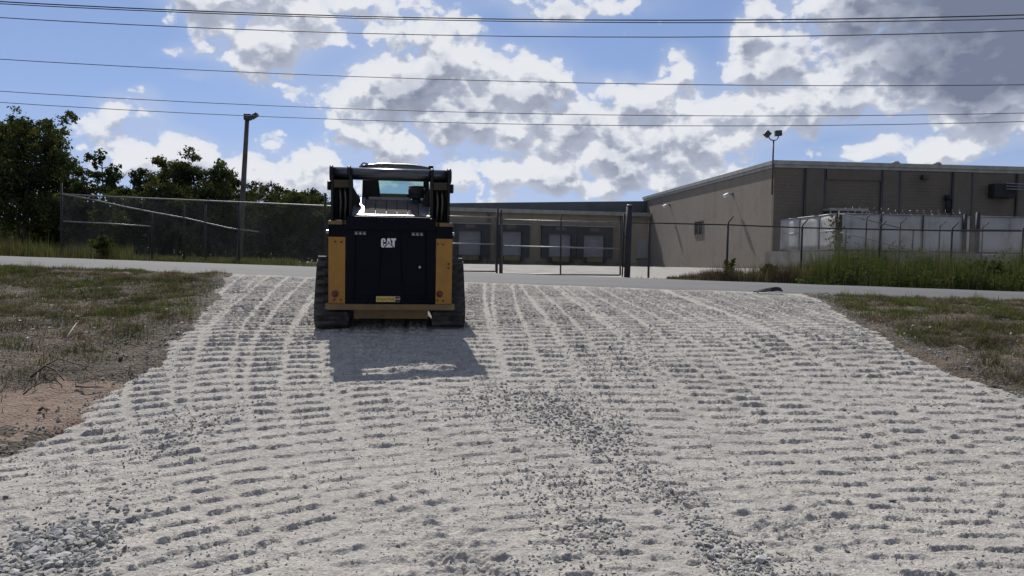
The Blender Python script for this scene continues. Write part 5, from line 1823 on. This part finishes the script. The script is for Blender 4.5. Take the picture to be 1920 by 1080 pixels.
# plant hanging on the corner post of the screen fence
q = P(1566, 452, 41.6)
vt = thing("fence_vine", "dead vine hanging on the corner post of the pale screen fence", "vine", (q.x, q.y, zpl))
rng = np.random.default_rng(9)
C = np.stack([rng.normal(0, .22, 260), rng.normal(0, .12, 260), rng.uniform(.05, 1.9, 260)], 1); C[:, 0] += np.sin(C[:, 2] * 2.5) * .15
V, Fc = leaf_cards(C, .08, rng)
link("foliage", mesh_arrays("foliage", V, Fc, [G_brown, G_warm], rng.integers(0, 2, 260)), vt)
MB().path([(.05, 0, 0), (-.1, .02, .5), (.08, 0, 1.1), (-.05, 0, 1.8)], .02, n=5).build("stems", M_bark, vt)

# ------------------------------------------------------------------ loose stone
def ico():
    bm = bmesh.new(); bmesh.ops.create_icosphere(bm, subdivisions=1, radius=1.0)
    V = np.array([v.co[:] for v in bm.verts]); Fc = np.array([[v.index for v in f.verts] for f in bm.faces]); bm.free()
    return V, Fc


ICO_V, ICO_F = ico()
OCT_V = np.array([(1, 0, 0), (-1, 0, 0), (0, 1, 0), (0, -1, 0), (0, 0, 1), (0, 0, -1)], float)
OCT_F = np.array([(0, 2, 4), (2, 1, 4), (1, 3, 4), (3, 0, 4), (2, 0, 5), (1, 2, 5), (3, 1, 5), (0, 3, 5)])


def stones(x, y, z, r, rng, BV=ICO_V, BF=ICO_F, jit=.22):
    n = len(x); m = len(BV)
    B = BV[None] * (1 + rng.normal(0, jit, (n, m, 1)))
    sc = np.stack([rng.uniform(.75, 1.35, n), rng.uniform(.7, 1.1, n), rng.uniform(.45, .85, n)], 1)
    B = B * sc[:, None, :] * r[:, None, None]
    az = rng.uniform(0, 6.283, n); tl = rng.normal(0, .35, n)
    ca, sa, ct, st = np.cos(az)[:, None], np.sin(az)[:, None], np.cos(tl)[:, None], np.sin(tl)[:, None]
    X, Y, Z_ = B[..., 0], B[..., 1], B[..., 2]
    Y, Z_ = Y * ct - Z_ * st, Y * st + Z_ * ct
    X, Y = X * ca - Y * sa, X * sa + Y * ca
    V = np.stack([X + x[:, None], Y + y[:, None], Z_ + z[:, None]], 2).reshape(-1, 3)
    Fc = (BF[None] + (np.arange(n) * m)[:, None, None]).reshape(-1, 3)
    return V, Fc


S_blue = mat("stone_blue_grey", (.315, .30, .272), .9, vscale=9, col2=(.24, .23, .21), space='Generated')
S_pale = mat("stone_pale", (.42, .41, .39), .9, vscale=9, col2=(.33, .32, .31), space='Generated')
S_dark = mat("stone_dark", (.16, .158, .152), .9, vscale=9, col2=(.2, .198, .19), space='Generated')
rng = np.random.default_rng(21)
N = 420000
x = rng.uniform(-5.5, 8, N); y = 3.3 + 13.5 * rng.uniform(0, 1, N) ** 1.7
ga = gravel_amount(x, y)
k = (rng.uniform(0, 1, N) < np.clip(ga - .17, 0, 1) ** 1.2 * .46 * np.clip((5.5 / y) ** .6, 0, 1)) & (apron_edge(x, y) > 0) & (np.abs(x) < .68 * y + .3)
x, y, ga = x[k], y[k], ga[k]
big = ((x < -1.4) & (y < 4.9))
r = np.exp(rng.normal(0, .35, len(x))) * np.where(big, .0125, .0085) * np.clip(.85 + .25 * ga, .8, 1.3)
r = np.clip(r, .006, .045)
z = drive_z(x, y) + r * .12 + .006 * np.clip(ga, 0, 1) * rng.uniform(0, 1, len(x))
V, Fc = stones(x, y, z, r, rng)
mi = np.repeat(rng.choice([0, 1, 2], len(x), p=[.52, .30, .18]), 20)
link("gravel", mesh_arrays("gravel", V, Fc, [S_blue, S_pale, S_dark], mi), kind='stuff')
# crumbs and chips all over
N = 52000
x = rng.uniform(-5.5, 7.5, N); y = 3.3 + 8.5 * rng.uniform(0, 1, N) ** 1.5
k = (apron_edge(x, y) > .0) & (np.abs(x) < .68 * y + .2) & (rng.uniform(0, 1, N) < np.clip(.45 + .8 * fbm(x, y, 1.5, 3, 7), .08, 1))
x, y = x[k], y[k]
r = np.exp(rng.normal(0, .4, len(x))) * .0052
V, Fc = stones(x, y, drive_z(x, y) + r * .4, r, rng, OCT_V, OCT_F, .25)
mi = np.repeat(rng.choice([0, 1, 2, 3], len(x), p=[.3, .2, .2, .3]), 8)
link("stone_chips", mesh_arrays("stone_chips", V, Fc, [S_blue, S_pale, S_dark, M_drive], mi), kind='stuff')
# crumbs thrown out along both edges of the apron
N = 3800
s_ = rng.integers(0, 2, N); y = rng.uniform(5.5, 17.6, N); e = np.abs(rng.normal(0, .28, N))
x = np.where(s_ == 0, np.interp(y, _le_y, _le_x) + .1 - e, np.interp(y, _re_y, _re_x) - .1 + e)
r = np.exp(rng.normal(0, .4, N)) * .0085
V, Fc = stones(x, y, verge_z(x, y) + r * .5, r, rng, OCT_V, OCT_F, .25)
link("edge_gravel", mesh_arrays("edge_gravel", V, Fc, [S_blue, S_pale, S_dark], np.repeat(rng.choice([0, 1, 2], N, p=[.4, .4, .2]), 8)), kind='stuff')

# ------------------------------------------------------------------ sticks, scraps
M_twig = mat("root_wood", (.055, .035, .025), .9, vscale=9, col2=(.10, .06, .04))
M_twigp = mat("bleached_stick", (.36, .33, .28), .9, vscale=9, col2=(.28, .25, .21))


def stick(label, pts, r, m, cat="stick", branch=()):
    b0 = G(*pts[0])
    t = thing("fallen_stick", label, cat, (b0.x, b0.y, float(verge_z(b0.x, b0.y))), 0, "sticks lying on the left verge")
    def pt(p):
        q = G(p[0], p[1]); q.z = float(verge_z(q.x, q.y)) + .02 + (p[2] if len(p) > 2 else 0)
        return q - t.location
    MB().path([pt(p) for p in pts], r, n=5, taper=.4).build("stem", m, t)
    for br in branch: MB().path([pt(p) for p in br], r * .6, n=5, taper=.4).build("twig", m, t)


stick("dark forked root lying at the edge of the red clay patch", [(58, 716), (85, 708, .03), (105, 716, .05), (120, 730, .02)], .014, M_twig, branch=([(85, 708, .03), (110, 700, .06), (160, 704, .02)], [(72, 712, .02), (66, 730, 0)]))
stick("thin dark root curving across the red clay patch", [(44, 746), (62, 738, .02), (80, 732, .03), (108, 733, .01)], .009, M_twig)
stick("short curled dark root on the red clay, lowest of the roots", [(74, 780), (82, 784, .03), (88, 792, .02)], .016, M_twig, branch=([(82, 784, .03), (92, 786, .01)],))
stick("dark root lying between the clay and the gravel edge", [(142, 739), (160, 741, .02), (195, 737, .01)], .011, M_twig)
stick("pale bleached stick leaning up out of the dry grass", [(122, 648), (132, 638, .06), (144, 626, .10)], .010, M_twigp)
stick("small dark root stub beside the gravel edge, above the clay", [(225, 690), (229, 680, .06), (233, 676, .02)], .022, M_twig)
# scrap of tyre at the road edge
q = G(1440, 552)
sc_ = thing("tyre_scrap", "torn black scrap of tyre lying at the near road edge", "debris", (q.x, q.y, gz(q.x, q.y) + .03), .2)
bm = bmesh.new()
rows = []
for i in range(9):
    t = i / 8
    rows.append([bm.verts.new((-.30 + .60 * t, -.09 + j * .06 + .02 * math.sin(i * 1.7), (.015 + .13 * t ** .6 * (1 if t < .9 else .6)) * math.sin((j + .5) / 4 * math.pi) + .008 * math.sin(i * 2.3 + j))) for j in range(4)])
for a, b in zip(rows, rows[1:]):
    for j in range(3): bm.faces.new((a[j], a[j + 1], b[j + 1], b[j]))
me = bpy.data.meshes.new("rubber_strip"); bm.to_mesh(me); bm.free(); me.materials.append(M_drk)
o = link("rubber_strip", me, sc_); md = o.modifiers.new("thickness", 'SOLIDIFY'); md.thickness = .02
# pale scraps of leaf and chaff on the verges
M_chaff = mat("pale_chaff", (.42, .40, .36), .9, vscale=9, col2=(.30, .28, .24))
rng = np.random.default_rng(33)
for side, x0, x1, n_ in ((-1, -12, -2.8, 420), (1, 4.5, 13, 160)):
    x, y = scatter(n_, x0, x1, 6.4, 16.0, verge_density(side), rng)
    C = np.stack([x, y, verge_z(x, y) + .03], 1)
    V, Fc = leaf_cards(C, .028, rng, .7)
    link("dry_leaves", mesh_arrays("dry_leaves", V, Fc, [M_chaff]), kind='stuff')
